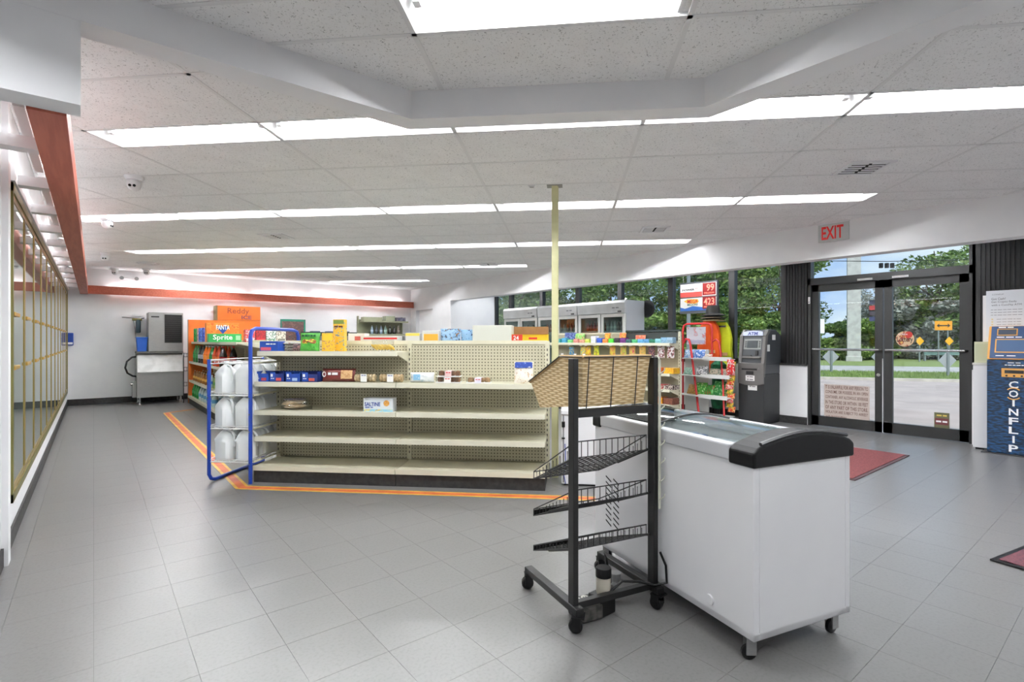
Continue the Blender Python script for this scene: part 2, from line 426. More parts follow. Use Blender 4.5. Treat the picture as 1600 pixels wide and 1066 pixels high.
for ri, k, r0, r1, d0, d1 in lights:
    z = ZC+(OZ if ri == 99 else 0)
    cnt[ri] = cnt.get(ri, 0)+1; i = cnt[ri]-1
    if ri == 99: lab = ['recessed strip light in the ceiling inside the dropped beam', 'strip light inside the dropped beam, %s of a set with an added pair' % ORD[i]][i > 0]
    else: lab = 'recessed ceiling strip light, %s from the red beam in the %s row of lights' % (ORD[i], {2: 'tillside', 3: 'first full', 4: 'second full', 5: 'third full', 6: 'fourth full', 7: 'last short'}.get(ri, 'last'))
    p = GW((r0+r1)/2, (d0+d1)/2, z)
    t = thing('strip_light', lab, 'ceiling light', p, -45, 'recessed strip lights')
    link('housing', hm, t); link('tube', tbm, t, (0, 0, .055)); link('lamp_holder', skm, t, (0, 0, .055))

# hidden tubes behind the red timber wash the wall above and below it
vt_m = mat('valance_tube', (250, 252, 255), .4, emit=VALANCE)
vt_left = mat('valance_tube_left', (250, 252, 255), .4, emit=VALANCE*.4)
def valance(lab, loc, rz, vt=None):
    t = thing('valance_light', lab, 'light', loc, rz, 'tubes behind the red timber')
    MB().lathe([(0, -.56), (.013, -.56), (.013, .56), (0, .56)], 8, axis='x').build('tube', vt or vt_m, t, smooth=True)
    for s_ in (-1, 1): MB().box(s_*.575-.012, s_*.575+.012, -.016, .016, -.02, .02).build('lamp_holder', refl_m, t)
    MB().box(-.58, .58, -.02, .02, -.034, -.024).build('batten', refl_m, t)
for k in range(5): valance('tube light behind the red band on the back wall, %s from the cooler' % ORD[k], (.8+k*1.3, YB-.08, 2.25), 0)
for k in range(7): valance('tube light behind the red beam over the cooler doors, %s from the dropped beam' % ORD[k], (-.26, 3.75+k*1.29, 2.31), 90, vt_left)
for k in range(4):  # unseen fixtures, added to brighten the alcove and the door area
    t = thing('strip_light', 'unseen strip light added over the storefront windows, %s from the white end wall' % ORD[k], 'ceiling light', (7.55, 9.9-k*2.6, 2.53), 90, 'recessed strip lights')
    link('housing', hm, t); link('tube', tbm, t, (0, 0, .055)); link('lamp_holder', skm, t, (0, 0, .055))
# ------------------------------------------------------------------ storefront: doors, windows, columns
def window(n, y0, y1, z0, z1, sill=True, fr=.05):
    w = struct(link('window_%d' % n, None))
    w.location = (XF, 0, 0)
    f = MB()
    f.box(-.05, .05, y0, y0+fr, z0, z1).box(-.05, .05, y1-fr, y1, z0, z1).box(-.05, .05, y0, y1, z1-fr, z1).box(-.05, .05, y0, y1, z0, z0+.05)
    f.build('window_frame', alu_black, w)
    MB().box(-.004, .004, y0+fr, y1-fr, z0+.05, z1-fr).build('pane', win_glass, w)
    return w
ys = [10.93, 10.28, 9.11, 7.94, 6.77, 5.59, 4.42, 3.58]
for i in range(7): window(i+1, ys[i+1], ys[i], .90, 2.6)
window(8, YR, .98, .90, 2.6)
wall('wall_sill', (XF-.08, XF+.06, 3.24, 10.93, 0, .89), (XF-.08, XF+.06, YR, 1.40, 0, .89))
struct(MB().box(XF-.095, XF-.08, 3.24, 10.93, 0, .11).box(XF-.1, XF+.05, 3.24, 10.93, .87, .90).build('baseboard_front', black_base))
# ribbed dark metal columns either side of the doors
ribbed = mat('dark_ribbed_metal', (38, 38, 38), .35, .3)
for i, (y0, y1) in enumerate([(3.24, 3.58), (.98, 1.40)]):
    b = MB().box(XF-.06, XF+.06, y0, y1, .89 if i == 0 else 0, 2.62)
    n = int((y1-y0)/.042)
    for k in range(n): b.box(XF-.075, XF-.06, y0+k*.042+.008, y0+k*.042+.026, .9, 2.62)
    struct(b.build('trim_%d' % (8+i), ribbed))
# door frame and transom
df = MB()
for y in (3.20, 1.37): df.box(XF-.06, XF+.06, y, y+.06, 0, 2.62)
df.box(XF-.06, XF+.06, 1.40, 3.24, 2.05, 2.15).box(XF-.06, XF+.06, 1.4, 3.24, 2.56, 2.62)
tf = struct(df.build('door_frame', alu_black))
MB().box(XF-.004, XF+.004, 1.43, 3.20, 2.15, 2.56).build('pane', win_glass, tf)
b = MB().box(XF-.075, XF-.06, 2.42, 2.60, 2.06, 2.09).box(XF-.075, XF-.06, 2.02, 2.20, 2.06, 2.09); b.build('closer_bracket', chrome, tf)
for n, (y0, y1) in enumerate([(2.315, 3.195), (1.435, 2.300)]):
    d = struct(link('door_%d' % (n+1), None)); d.location = (XF, 0, 0)
    f = MB().box(-.03, .03, y0, y0+.09, .01, 2.05).box(-.03, .03, y1-.09, y1, .01, 2.05).box(-.03, .03, y0, y1, .01, .15).box(-.03, .03, y0, y1, 1.95, 2.05)
    f.build('door_leaf_frame', alu_black, d)
    MB().box(-.004, .004, y0+.09, y1-.09, .15, 1.95).build('pane', win_glass, d)
    MB().tube([(-.035, y0+.02, 1.115), (-.085, y0+.03, 1.115), (-.085, y1-.03, 1.115), (-.035, y1-.02, 1.115)], .016, 8).build('push_bar', chrome, d, smooth=True)
    if n == 0:
        MB().lathe([(0, 0), (.022, 0), (.022, .02), (0, .02)], 12, (-.05, y0+.045, .78), 'x').build('lock', chrome, d)
        MB().box(-.036, -.03, 2.312, 2.318, .01, 1.0).build('edge_strip', ink_white, d)
# notices on the glass
def facing_x(name, lab, cat, y, z, x=XF-.012, group=None):
    return thing(name, lab, cat, (x, y, z), -90, group)
t = facing_x('alcohol_notice', 'brown lettered notice about open alcohol containers on the glass door', 'sign', 2.755, .36)
MB().box(-.283, .283, 0, .003, -.255, .255).build('sheet', noisy('notice_paper', (196, 184, 176), (188, 174, 166), 4, .7), t)
ib = mat('notice_ink', (98, 62, 54), .7)
for k, ln in enumerate(['IT IS UNLAWFUL FOR ANY PERSON TO', 'CONSUME, OR POSSESS, IN AN OPEN', 'CONTAINER, ANY ALCOHOLIC BEVERAGE', 'IN THIS STORE OR WITHIN 100 FEET', 'OF ANY PART OF THIS STORE.', 'VIOLATOR ARE SUBJECT TO ARREST']):
    text(ln, .53, .05, ib, t, (0, 0, .215-k*.072), bold=.012)
text('AND PROSECUTION', .27, .05, ib, t, (-.13, 0, -.217), bold=.012)
text('~~~~~', .22, .02, ib, t, (.14, 0, -.23))
t = facing_x('lottery_decal', 'square lottery decal on the glass of the second door', 'decal', 2.075, 1.262)
MB().box(-.122, .122, 0, .003, -.125, .125).build('sheet', glass_mat('decal_clear', (214, 216, 214), .05, .2), t)
MB().lathe([(0, 0), (.1, 0), (.1, .002), (0, .002)], 24, (0, -.003, 0), 'y').build('emblem', printed('lottery_emblem', [(206, 176, 140), (150, 60, 44), (214, 170, 90)], 9), t)
MB().lathe([(0, 0), (.042, 0), (.042, .002), (0, .002)], 18, (.04, -.005, .055), 'y').build('emblem', mat('flamingo_red', (190, 52, 44), .5), t)
text('Lottery', .17, .085, ink_black, t, (0, -.006, -.015), bold=.01); text('FLORIDA', .1, .02, ink_white, t, (-.02, -.006, .06))
t = facing_x('age_notice', 'small olive and maroon age notice low on the glass door', 'sticker', 1.698, .245)
MB().box(-.075, .075, 0, .003, -.095, .095).build('sheet', mat('olive_sticker', (96, 96, 66), .5), t)
MB().box(-.066, .066, -.002, 0, -.055, .025).build('band', mat('maroon', (104, 44, 50), .5), t)
text('~~', .1, .024, mat('sticker_yellow', (214, 190, 90), .5), t, (0, -.002, .06)); text('~~', .11, .03, ink_white, t, (0, -.004, -.015))
t = facing_x('card_decals', 'strip of small payment card decals on the glass door', 'sticker', 2.44, 1.60)
for k, c in enumerate([(40, 48, 70), (150, 50, 50), (60, 60, 70), (40, 52, 90)]): MB().box(-.035, .035, 0, .003, .13-k*.075, .19-k*.075).build('card_mark', mat('card_%d' % k, c, .5), t)
t = facing_x('door_sensor', 'small white contact sensor on the dark door column', 'sensor', 3.215, 1.83, XF-.07)
MB().box(-.014, .014, -.012, 0, -.05, .05).build('sensor_case', white_enamel, t, bevel=.004); MB().box(-.008, .008, -.014, -.012, -.03, -.02).build('lens', ink_black, t)

# ------------------------------------------------------------------ exit sign, cameras, vents, emergency light
t = thing('exit_sign', 'clear exit sign with red letters under the ceiling edge', 'exit sign', (X1-.012, 2.42, 2.53), -90)
MB().box(-.165, .165, -.006, .006, -.11, .10).build('panel', mat('sign_frost', (200, 204, 203), .3), t)
MB().box(-.17, .17, -.02, .012, .10, .115).build('housing', white_enamel, t)
text('EXIT', .235, .155, mat('exit_red', (200, 30, 26), .4, emit=.2), t, (-.01, -.008, -.005), bold=.02)
def dome_camera(lab, x, y, s=1., yaw=0, z=ZC):
    t = thing('security_camera', lab, 'camera', (x, y, z), yaw, 'turret cameras on the ceiling'); t.scale = (s, s, s)
    MB().lathe([(0, 0), (.062, 0), (.062, -.014), (.05, -.03), (0, -.03)], 18).build('base', white_enamel, t, smooth=True)
    MB().lathe([(0, -.11), (.02, -.106), (.038, -.092), (.046, -.07), (.046, -.045), (.036, -.028), (0, -.026)], 16).build('eyeball', white_enamel, t, smooth=True)
    for sx in (-.014, .014): MB().lathe([(0, 0), (.010, 0), (.010, .006), (0, .006)], 10, (sx, -.046, -.078), 'y').build('lens', black_plastic, t)
dome_camera('white turret camera nearest the dropped beam', .27, 5.5, 1.15, -20)
dome_camera('white turret camera hiding the end of a strip light', .12, 7.55, 1.15, 60)
dome_camera('white turret camera beside the second run of red beam lights', .14, 10.6, 1.15, -10)
dome_camera('white turret camera close above the emergency light', .32, 12.7, 1.15, -20)
dome_camera('white turret camera next to the round vent', .80, 12.35, 1.15, -10)
def vent(lab, x, y, sz=.30, rz=-45, round_=False):
    t = thing('ceiling_vent', lab, 'air vent', (x, y, ZC), rz, 'ceiling air vents')
    dk = mat('vent_dark', (34, 34, 34), .8)
    if round_:
        MB().lathe([(.0, .0), (.1, 0), (.1, -.004), (0, -.004)], 20).build('opening', dk, t)
        for r in (.17, .12, .075): MB().tube([(math.cos(a*PI/10)*r, math.sin(a*PI/10)*r, -.012) for a in range(20)], .012, 6, True).build('ring', white_enamel, t, smooth=True)
        return
    h = sz/2
    MB().box(-h, h, -h, h, -.006, .002).build('opening', dk, t)
    f = MB()
    for s in (-1, 1): f.box(-h-.02, h+.02, s*h-.016, s*h+.016, -.012, 0).box(s*h-.016, s*h+.016, -h, h, -.012, 0)
    f.build('vent_frame', white_enamel, t)
    for k in range(5):
        y0 = -h+.03+k*(sz-.04)/5
        for s in (-1, 1):
            x0, x1 = (-h+.02, -.012) if s < 0 else (.012, h-.02)
            MB().add([(x0, y0, -.007), (x1, y0, -.007), (x1, y0+.012, -.013), (x0, y0+.012, -.013), (x0, y0, -.005), (x1, y0, -.005), (x1, y0+.012, -.011), (x0, y0+.012, -.011)], [(0, 3, 2, 1), (4, 5, 6, 7), (0, 1, 5, 4), (1, 2, 6, 5), (2, 3, 7, 6), (3, 0, 4, 7)]).build('louver', white_enamel, t)
vent('square ceiling vent in front of the exit sign', 4.87, 1.51)
vent('square ceiling vent between two light rows above the candy shelves', 5.5, 3.98)
vent('square ceiling vent above the blue bottle rack', 1.91, 7.43)
vent('square ceiling vent near the storefront soffit', 5.65, 7.72)
vent('small square ceiling vent before the rearmost strip lights', 4.08, 11.43)
vent('round ceiling vent above the ice machine', .77, 11.44, round_=True)
t = thing('emergency_light', 'white twin head emergency light on the back wall above the red band', 'emergency light', (.555, YB-.001, 2.46), 0)
MB().box(-.09, .09, -.05, 0, .02, .09).build('case', white_enamel, t, bevel=.008)
for s in (-1, 1):
    h = MB().lathe([(0, 0), (.03, 0), (.042, -.05), (.042, -.06), (0, -.06)], 14, (s*.12, -.03, .03), 'y').build('lamp_head', white_enamel, t, smooth=True)
    MB().lathe([(0, -.061), (.036, -.061), (.03, -.064), (0, -.064)], 14, (s*.12, -.03, .03), 'y').build('lens', mat('lamp_lens', (150, 152, 152), .2), h)
t = thing('ceiling_switch', 'small white plate on the ceiling beside the cream pole', 'plate', (3.10, 3.57, ZC), -45)
MB().box(-.03, .03, -.02, .02, -.012, 0).build('plate', white_enamel, t, bevel=.003); MB().box(-.018, .018, -.01, .01, -.016, -.012).build('insert', mat('light_grey', (170, 170, 170), .5), t)
# cream ceiling pole at the end of the gondola
pm = noisy('pole_cream', (206, 204, 158), (198, 196, 150), 5, .45)
t = thing('ceiling_pole', 'cream metal pole from floor to ceiling at the gondola end', 'pole', GW(-.125, 4.74), -45)
MB().box(-.027, .027, -.027, .027, 0, ZC).build('post', pm, t, bevel=.004); MB().box(.027, .034, -.012, .012, .0, ZC-.01).build('raceway', pm, t); MB().box(-.07, .07, -.05, .05, ZC-.006, ZC).build('ceiling_plate', mat('plate_grey', (150, 148, 140), .5), t)

# ------------------------------------------------------------------ floor tape
tape_o = noisy('tape_orange', (214, 112, 62), (196, 96, 56), 9, .5); tape_y = noisy('tape_yellow', (228, 186, 74), (210, 164, 66), 9, .5)
def tape(path, w=.105):
    root = thing('floor_tape', 'orange floor tape with yellow edges around the shelving', 'floor tape')
    P = [Vector(p) for p in path]
    def off(dist):
        r = []
        for i, p in enumerate(P):
            ns = []
            if i > 0: d = (P[i]-P[i-1]).normalized(); ns.append(Vector((d.y, -d.x)))
            if i < len(P)-1: d = (P[i+1]-P[i]).normalized(); ns.append(Vector((d.y, -d.x)))
            n = sum(ns, Vector((0, 0))).normalized(); k = dist/max(.3, n.dot(ns[0]))
            r.append(p+n*k)
        return r
    for nm, a, bq, m, z in (('tape_strip', -w*.28, w*.28, tape_o, .0014), ('edge_strip', -w*.5, -w*.28, tape_y, .0012), ('edge_strip', w*.28, w*.5, tape_y, .0012)):
        A, B_ = off(a), off(bq); b = MB()
        for i in range(len(P)-1): b.prism([A[i], A[i+1], B_[i+1], B_[i]], .0003, z)
        b.build(nm, m, root)
p0 = GW(-.02, 4.12)[:2]
tape([(1.42, 10.95), (.975, 10.66), (.975, 4.845), p0, GW(1.0, 4.10)[:2]])
# red entrance mat
t = thing('entrance_mat', 'dark red carpet entrance mat behind the white freezer', 'floor mat', (6.035, 2.6, 0), 0)
MB().box(-.80, .80, -.92, .92, .0005, .008).build('rubber_border', mat('mat_rubber', (70, 48, 50), .7), t); MB().box(-.77, .77, -.89, .89, .008, .013).build('carpet', noisy('mat_red', (90, 38, 40), (114, 54, 54), 60, .95, bump=.4), t)
t = thing('corner_mat', 'edge of a dark floor mat beside the blue cash kiosk', 'floor mat', (4.35, .20, 0), -12)
MB().box(-.5, .5, -.3, .3, .0005, .012).build('rubber_border', black_plastic, t, bevel=.004); MB().box(-.47, .47, -.27, .27, .012, .015).build('carpet', noisy('mat_dark', (66, 36, 44), (96, 50, 58), 60, .95), t)
# ------------------------------------------------------------------ walk-in cooler doors along the left wall
gold = mat('gold_anodised', (176, 152, 82), .3, .75)
gold_dk = mat('olive_gold', (122, 118, 66), .4, .5)
cool_glass = mat('cooler_glass', (172, 190, 180), .03, .75, spec=.9)
t = thing('walk_in_cooler', 'long row of gold framed mirrored cooler doors along the left wall', 'cooler', (X0, CY0, 0), 90)
# local: x runs along the wall towards the back, -Y faces the room
LC = CY1-CY0
b = MB()
b.box(0, LC, -.022, 0, CZ1-.05, CZ1).box(0, LC, -.022, 0, CZ0, CZ0+.05).box(0, .04, -.022, 0, CZ0, CZ1).box(LC-.04, LC, -.022, 0, CZ0, CZ1)
b.build('outer_frame', gold_dk, t)
MB().box(0, LC, .10, .12, CZ0, CZ1).build('interior', mat('cooler_inside', (150, 170, 158), .6), t)
nd = 11; pw = (LC-.08)/nd
for k in range(nd):
    x0 = .04+k*pw; x1 = x0+pw
    d = MB().box(x0+.004, x0+.036, -.014, -.002, CZ0+.05, CZ1-.05).box(x1-.036, x1-.004, -.014, -.002, CZ0+.05, CZ1-.05).box(x0+.036, x1-.036, -.014, -.002, CZ0+.05, CZ0+.085).box(x0+.036, x1-.036, -.014, -.002, CZ1-.085, CZ1-.05).build('cooler_door', gold, t)
    MB().box(x0+.036, x1-.036, -.010, -.006, CZ0+.085, CZ1-.085).build('pane', cool_glass, d)
    MB().box(x1-.006, x1+.006, -.010, -.003, CZ0+.05, CZ1-.05).build('gasket', black_plastic, d)
    for z in (1.40, 1.07): MB().box(x0+.04, x0+.30, -.026, -.011, z-.012, z+.012).build('handle', mat('handle_gold', (206, 170, 90), .35, .6), d, bevel=.004)

# ------------------------------------------------------------------ shelving
def gondola_side(t, x0, x1, depth, shelves, height, peg, sign=1, deck=.14, kick=.11, y0=0., peg_m_=None, sec=None):
    """one face of a gondola: back panel at y=0, shelves reach out to -depth*sign"""
    s = -sign
    def bx(a, b_, ya, yb, za, zb): return MB().box(a, b_, min(ya, yb), max(ya, yb), za, zb)
    xs = sec or [x0, x1]
    for a, c in zip(xs[:-1], xs[1:]):
        bx(a+.02, c-.02, y0, y0+s*.012, kick+.04, height-.03).build('back_panel', peg_m_ or peg, t)
        MB().box(a+.02, c-.02, min(y0, y0+s*.02), max(y0, y0+s*.02), height-.03, height).build('top_rail', cream, t)
    for a in xs:
        u = MB().box(a-.02, a+.02, min(y0, y0+s*.026), max(y0, y0+s*.026), 0, height).build('upright', cream, t)
        sl = MB()
        z = .2
        while z < height-.06:
            sl.box(a-.004, a+.004, min(y0+s*.0255, y0+s*.0268), max(y0+s*.0255, y0+s*.0268), z, z+.022); z += .045
        sl.build('slot_strip', mat('slot_dark', (34, 32, 28), .8), u)
    for z, dp, sections in shelves:
        for a, c in (sections if sections else list(zip(xs[:-1], xs[1:]))):
            yb, yf = y0+s*.026, y0+s*dp
            sh = bx(a+.003, c-.003, yb, yf, z-.022, z).build('shelf', cream, t)
            bx(a+.003, c-.003, yf, yf+s*.012, z-.036, z+.006).build('price_rail', mat('rail_cream', (220, 217, 196), .35), sh)
            if z > deck+.02:
                for q in (a+.012, c-.012):
                    MB().prism([(yb, z-.022), (yb, z-.10), (yb+(yf-yb)*.8, z-.035), (yf-(yf-yb)*.02, z-.022)], q-.004, q+.004, 'x').build('bracket', cream, sh)
    for a, c in zip(xs[:-1], xs[1:]):
        bx(a+.002, c-.002, y0+s*.03, y0+s*(depth-.006), 0, kick).build('kick_plate', black_base, t)

RL, RM, RR, DF, DB = -2.74, -1.46, -.19, 4.28, 4.70
GH = 1.235
gm = thing('gondola_shelf', 'long cream pegboard gondola with mostly bare shelves', 'shelving', GW(0, DB), -45)
secs = [RL, RM, RR]
gondola_side(gm, RL, RR, .42, [(1.14, .36, [(RL, RM)]), (.872, .40, None), (.622, .40, None), (.392, .40, None), (.142, .42, None)], GH, peg_m, 1, sec=secs)
gondola_side(gm, RL, RR, .42, [(1.12, .40, None), (.75, .40, None), (.142, .42, None)], GH, peg_m, -1, y0=.03, sec=secs)
MB().box(RL, RR, .0, .03, GH-.02, GH+.004).build('cap', cream, gm)
def on_gondola(r, d, z): return GW(r, d, z)

# white wire end rack (part of the blue frame rack) with water jugs
blue = mat('blue_enamel', (26, 62, 160), .35)
bw = thing('bottle_rack', 'blue tube frame rack with white wire shelves of water jugs', 'rack', GW(-3.12, 4.23), -45)
RW, RD = .385, .80
b = MB().tube([(0, .0, 1.075), (0, 0, .07), (.005, .02, .03), (.01, .06, .016), (.01, RD, .016)], .0155, 8); b.build('side_frame', blue, bw, smooth=True)
b = MB().tube([(RW, 0, .0), (RW, 0, 1.27), (RW, .02, 1.325), (RW, .07, 1.345), (RW, RD-.1, 1.345), (RW, RD-.03, 1.33), (RW, RD, 1.28), (RW, RD, .0)], .0165, 8); b.build('side_frame', blue, bw, smooth=True)
MB().tube([(0, RD, .016), (0, RD, 1.07)], .0155, 8).build('rear_post', blue, bw, smooth=True)
wwire = mat('white_wire', (232, 233, 232), .4)
for zi, z in enumerate([1.04, .76, .47, .18]):
    b = MB()
    for k in range(13): b.tube([(0, .03+k*(RD-.06)/12, z), (RW, .03+k*(RD-.06)/12, z)], .003, 4)
    for x in (0.01, RW/2, RW-.01): b.tube([(x, 0.0, z-.006), (x, RD, z-.006)], .004, 4)
    b.tube([(0, 0, z+.022), (RW, 0, z+.022)], .003, 4).tube([(0, 0, z), (RW, 0, z)], .004, 4)
    for q in range(11): b.tube([(.02+q*.0345, 0, z), (.02+q*.0345, 0, z+.022)], .002, 4)
    for x in (0.01, RW-.01): b.tube([(x, 0, z+.03), (x, RD, z+.03)], .004, 4)
    s = b.build('wire_shelf', wwire, bw)
    MB().box(RW+.012, RW+.02, .02, RD-.02, z-.004, z+.010).build('side_rail', cream, s)
for z in (.74, .60, .45, .17):
    MB().lathe([(0, 0), (.006, 0), (.006, .004), (0, .004)], 8, (RW, -.02, z), 'y').build('rivet', chrome, bw)
for z in (.98, .74): MB().lathe([(0, 0), (.006, 0), (.006, .004), (0, .004)], 8, (0, -.02, z), 'y').build('rivet', chrome, bw)
jug_m = mat('jug_plastic', (240, 243, 243), .35, spec=.5)
bsdf(jug_m).inputs['Subsurface Weight'].default_value = .3; bsdf(jug_m).inputs['Subsurface Radius'].default_value = (.05, .05, .05)
def make_jug(lab):
    t = thing('water_jug', lab, 'water jug', (0, 0, 0), 0, 'water jugs on the blue rack')
    n = 20; vs = []; fs = []
    prof = [(.070, 0), (.076, .008), (.077, .03), (.077, .15), (.074, .175), (.06, .205), (.04, .232), (.022, .245), (.019, .25), (.019, .262)]
    for i, (r, z) in enumerate(prof):
        sq = max(0, min(1, (.235-z)/.06))
        for k in range(n):
            a = 2*PI*k/n; ca, sa = math.cos(a), math.sin(a)
            q = r/ max(abs(ca), abs(sa))**(.75*sq)
            q = min(q, r*1.25)
            vs.append((q*ca+(.018*(z/.262) if z > .17 else 0), q*sa, z))
    for i in range(len(prof)-1):
        for k in range(n): fs.append((i*n+k, i*n+(k+1) % n, (i+1)*n+(k+1) % n, (i+1)*n+k))
    fs += [tuple(range(n))[::-1], tuple((len(prof)-1)*n+k for k in range(n))]
    MB().add(vs, fs).build('body', jug_m, t, smooth=True)
    MB().tube([(-.01, 0, .24), (-.05, 0, .235), (-.072, 0, .205), (-.078, 0, .15), (-.075, 0, .11)], .011, 6).build('handle', jug_m, t, smooth=True)
    MB().lathe([(0, .258), (.021, .258), (.021, .276), (.018, .28), (0, .28)], 14, (.018, 0, 0)).build('cap', mat('jug_cap', (238, 240, 240), .4), t, smooth=True)
    return t
jp = None
sh_n = {.76: 'second', .47: 'third', .18: 'lowest'}
for z, rows in ((.76, 4), (.47, 4), (.18, 4)):
    for i in range(rows):
        for k, x in enumerate((.095+.005*i, .285)):
            if z == .18 and False: continue
            lab = 'white water jug on the %s wire shelf of the blue rack, %s row, %s' % (sh_n[z], ['front', 'second', 'third', 'last'][i], ['aisle side', 'gondola side'][k])
            j = make_jug(lab) if jp is None else copy_tree(jp)
            if jp is None: jp = j
            j['label'] = lab; j.scale = (1.06, 1.06, 1.05)
            wx, wy = -3.12+x, 4.23+.11+i*.178
            j.location = GW(wx, wy, z+.003); j.rotation_euler = (0, 0, math.radians(-45+random.uniform(150, 200)))

# ------------------------------------------------------------------ chest freezer in front
fz = thing('chest_freezer', 'white chest freezer on casters with black end caps and glass lid', 'freezer', (1.941, .958, 0), -15)
FWd, FL, FZ0, FZ1 = .556, 1.09, .095, .765
fr_m = noisy('freezer_white', (232, 232, 233), (228, 228, 230), 2, .35)
b = MB().box(0, FWd, 0, FL, FZ0, FZ0+.03).box(0, .03, 0, FL, FZ0, FZ1).box(FWd-.03, FWd, 0, FL, FZ0, FZ1).box(.03, FWd-.03, 0, .03, FZ0, FZ1).box(.03, FWd-.03, FL-.03, FL, FZ0, FZ1)
b.build('cabinet', fr_m, fz, bevel=.004)
b = MB().box(.03, FWd-.03, .03, FL-.03, .66, .67); b.build('inner_tray', mat('liner_white', (236, 240, 242), .4), fz)
rail_m = mat('lid_rail_grey', (196, 197, 200), .35)
for x0, x1 in ((-.008, .045), (FWd-.045, FWd+.008)):
    MB().box(x0, x1, .11, FL-.06, FZ1-.004, FZ1+.062).build('side_rail', rail_m, fz, bevel=.008)
def cap_poly():
    p = [(-.012, FZ1-.012), (FWd+.012, FZ1-.012), (FWd+.012, FZ1+.045)]
    for i in range(13):
        u = 1-i/12; x = .015+(FWd-.03)*u
        p.append((x, FZ1+.064+.042*math.sin(PI*u)**.8))
    p.append((-.012, FZ1+.045))
    return p
for y0, y1 in ((-.012, .115), (FL-.065, FL+.012)): MB().prism(cap_poly(), y0, y1, 'y').build('end_cap', mat('cap_black', (9, 9, 10), .5, spec=.22), fz, bevel=.010, seg=3)
MB().tube([(.03+(FWd-.06)*i/12, -.004, FZ1+.078+.032*math.sin(PI*i/12)) for i in range(13)], .008, 6).build('end_cap_ridge', mat('black_satin', (34, 34, 36), .3), fz, smooth=True)
lid_g = glass_mat('lid_glass', (244, 249, 249), .10, .42)
def lid(y0, y1, dz):
    b = MB(); n = 12; vs = []
    for i in range(n+1):
        u = i/n; x = .045+(FWd-.09)*u; z = FZ1+.058+dz+.034*math.sin(PI*u)
        vs += [(x, y0, z), (x, y1, z), (x, y0, z+.004), (x, y1, z+.004)]
    fs = []
    for i in range(n):
        a, c = i*4, (i+1)*4
        fs += [(a, a+1, c+1, c), (a+2, c+2, c+3, a+3), (a, c, c+2, a+2), (a+1, a+3, c+3, c+1)]
    fs += [(0, 2, 3, 1), (n*4, n*4+1, n*4+3, n*4+2)]
    return b.add(vs, fs)
led_m = mat('freezer_led', (250, 252, 255), .4, emit=5.0)
MB().box(.046, .058, .13, FL-.09, .735, .748).build('led_strip', led_m, fz)
l1 = lid(.11, .62, 0).build('glass_lid', lid_g, fz, smooth=True); l2 = lid(.58, FL-.06, .008).build('glass_lid', lid_g, fz, smooth=True)
MB().tube([(.05+(FWd-.1)*i/10, .60, FZ1+.068+.034*math.sin(PI*i/10)) for i in range(11)], .006, 6).build('lid_edge', black_plastic, l2, smooth=True)
MB().box(.06, FWd-.06, .2, .24, FZ1+.02, FZ1+.03).build('lid_sticker', ink_red, l1)
b = MB()
for k in range(10): b.tube([(.05, .13+k*.1, .698), (FWd-.05, .13+k*.1, .698)], .003, 4)
for x in (.06, .2, .36, FWd-.06): b.tube([(x, .06, .698), (x, FL-.08, .698)], .003, 4)
b.build('wire_basket', mat('basket_white', (214, 214, 214), .4), fz)
MB().lathe([(0, 0), (.022, 0), (.022, .008), (0, .008)], 16, (-.008, .22, .16), 'x').build('drain_plug', white_enamel, fz)
slot = MB()
for k in range(9):
    for q in range(2): slot.add([(-.002, .86+q*.07, .23+k*.03), (-.002, .91+q*.07, .25+k*.03), (-.002, .91+q*.07, .257+k*.03), (-.002, .86+q*.07, .237+k*.03), (.002, .86+q*.07, .23+k*.03), (.002, .91+q*.07, .25+k*.03), (.002, .91+q*.07, .257+k*.03), (.002, .86+q*.07, .237+k*.03)], [(0, 1, 2, 3), (7, 6, 5, 4), (0, 4, 5, 1), (1, 5, 6, 2), (2, 6, 7, 3), (3, 7, 4, 0)])
slot.build('vent_slots', ink_black, fz)
def caster(parent, x, y, top, r=.03, rz=.4, w=.022, fm=None):
    c = MB().box(-.028, .028, -.028, .028, top-.006, top).box(-w*.8, -w*.55, -.012, .026, r*.8, top-.004).box(w*.55, w*.8, -.012, .026, r*.8, top-.004).lathe([(0, top-.02), (.012, top-.02), (.012, top-.004), (0, top-.004)], 8).build('caster', fm or steel, parent, (x, y, 0), (0, 0, rz))
    MB().lathe([(0, -w/2), (r*.8, -w/2), (r, -w*.3), (r, w*.3), (r*.8, w/2), (0, w/2)], 16, (0, .012, r), 'x').build('wheel', black_plastic, c, smooth=True)
    MB().lathe([(0, -w*.62), (r*.3, -w*.62), (r*.3, w*.62), (0, w*.62)], 10, (0, .012, r), 'x').build('hub', chrome, c)
for x, y, a in ((.04, .045, 1.1), (FWd-.045, .045, 1.6), (.05, FL-.06, .4), (FWd-.05, FL-.06, .7)): caster(fz, x, y, FZ0, .029, a)
# frozen packs inside
packs = [('red', [(180, 40, 44), (230, 230, 230), (120, 20, 30)]), ('blue', [(60, 110, 170), (220, 226, 230), (30, 60, 120)]), ('green', [(110, 160, 90), (230, 230, 220), (50, 100, 60)]), ('white', [(232, 232, 234), (190, 200, 210), (160, 50, 60)])]
for k in range(7):
    cn, cs = packs[k % 4]
    x, y = .12+(k % 2)*.27, .2+k*.115
    m_ = MB()
    m_.box(-.085, .085, -.06, .06, 0, .03).box(-.085, .085, -.068, -.06, .012, .018).box(-.085, .085, .06, .068, .012, .018)
    v = fz.matrix_basis @ Vector((x, y, .702))
    o = m_.build('frozen_pack', printed('frozen_'+cn, cs, 16), None, v, (0, 0, math.radians(-15+random.uniform(-25, 25))), bevel=.008)
    tag(o, '%s frozen food pack under the freezer lid, %s from the black cap' % (cn, ORD[k]), 'frozen pack', 'packs in the chest freezer')

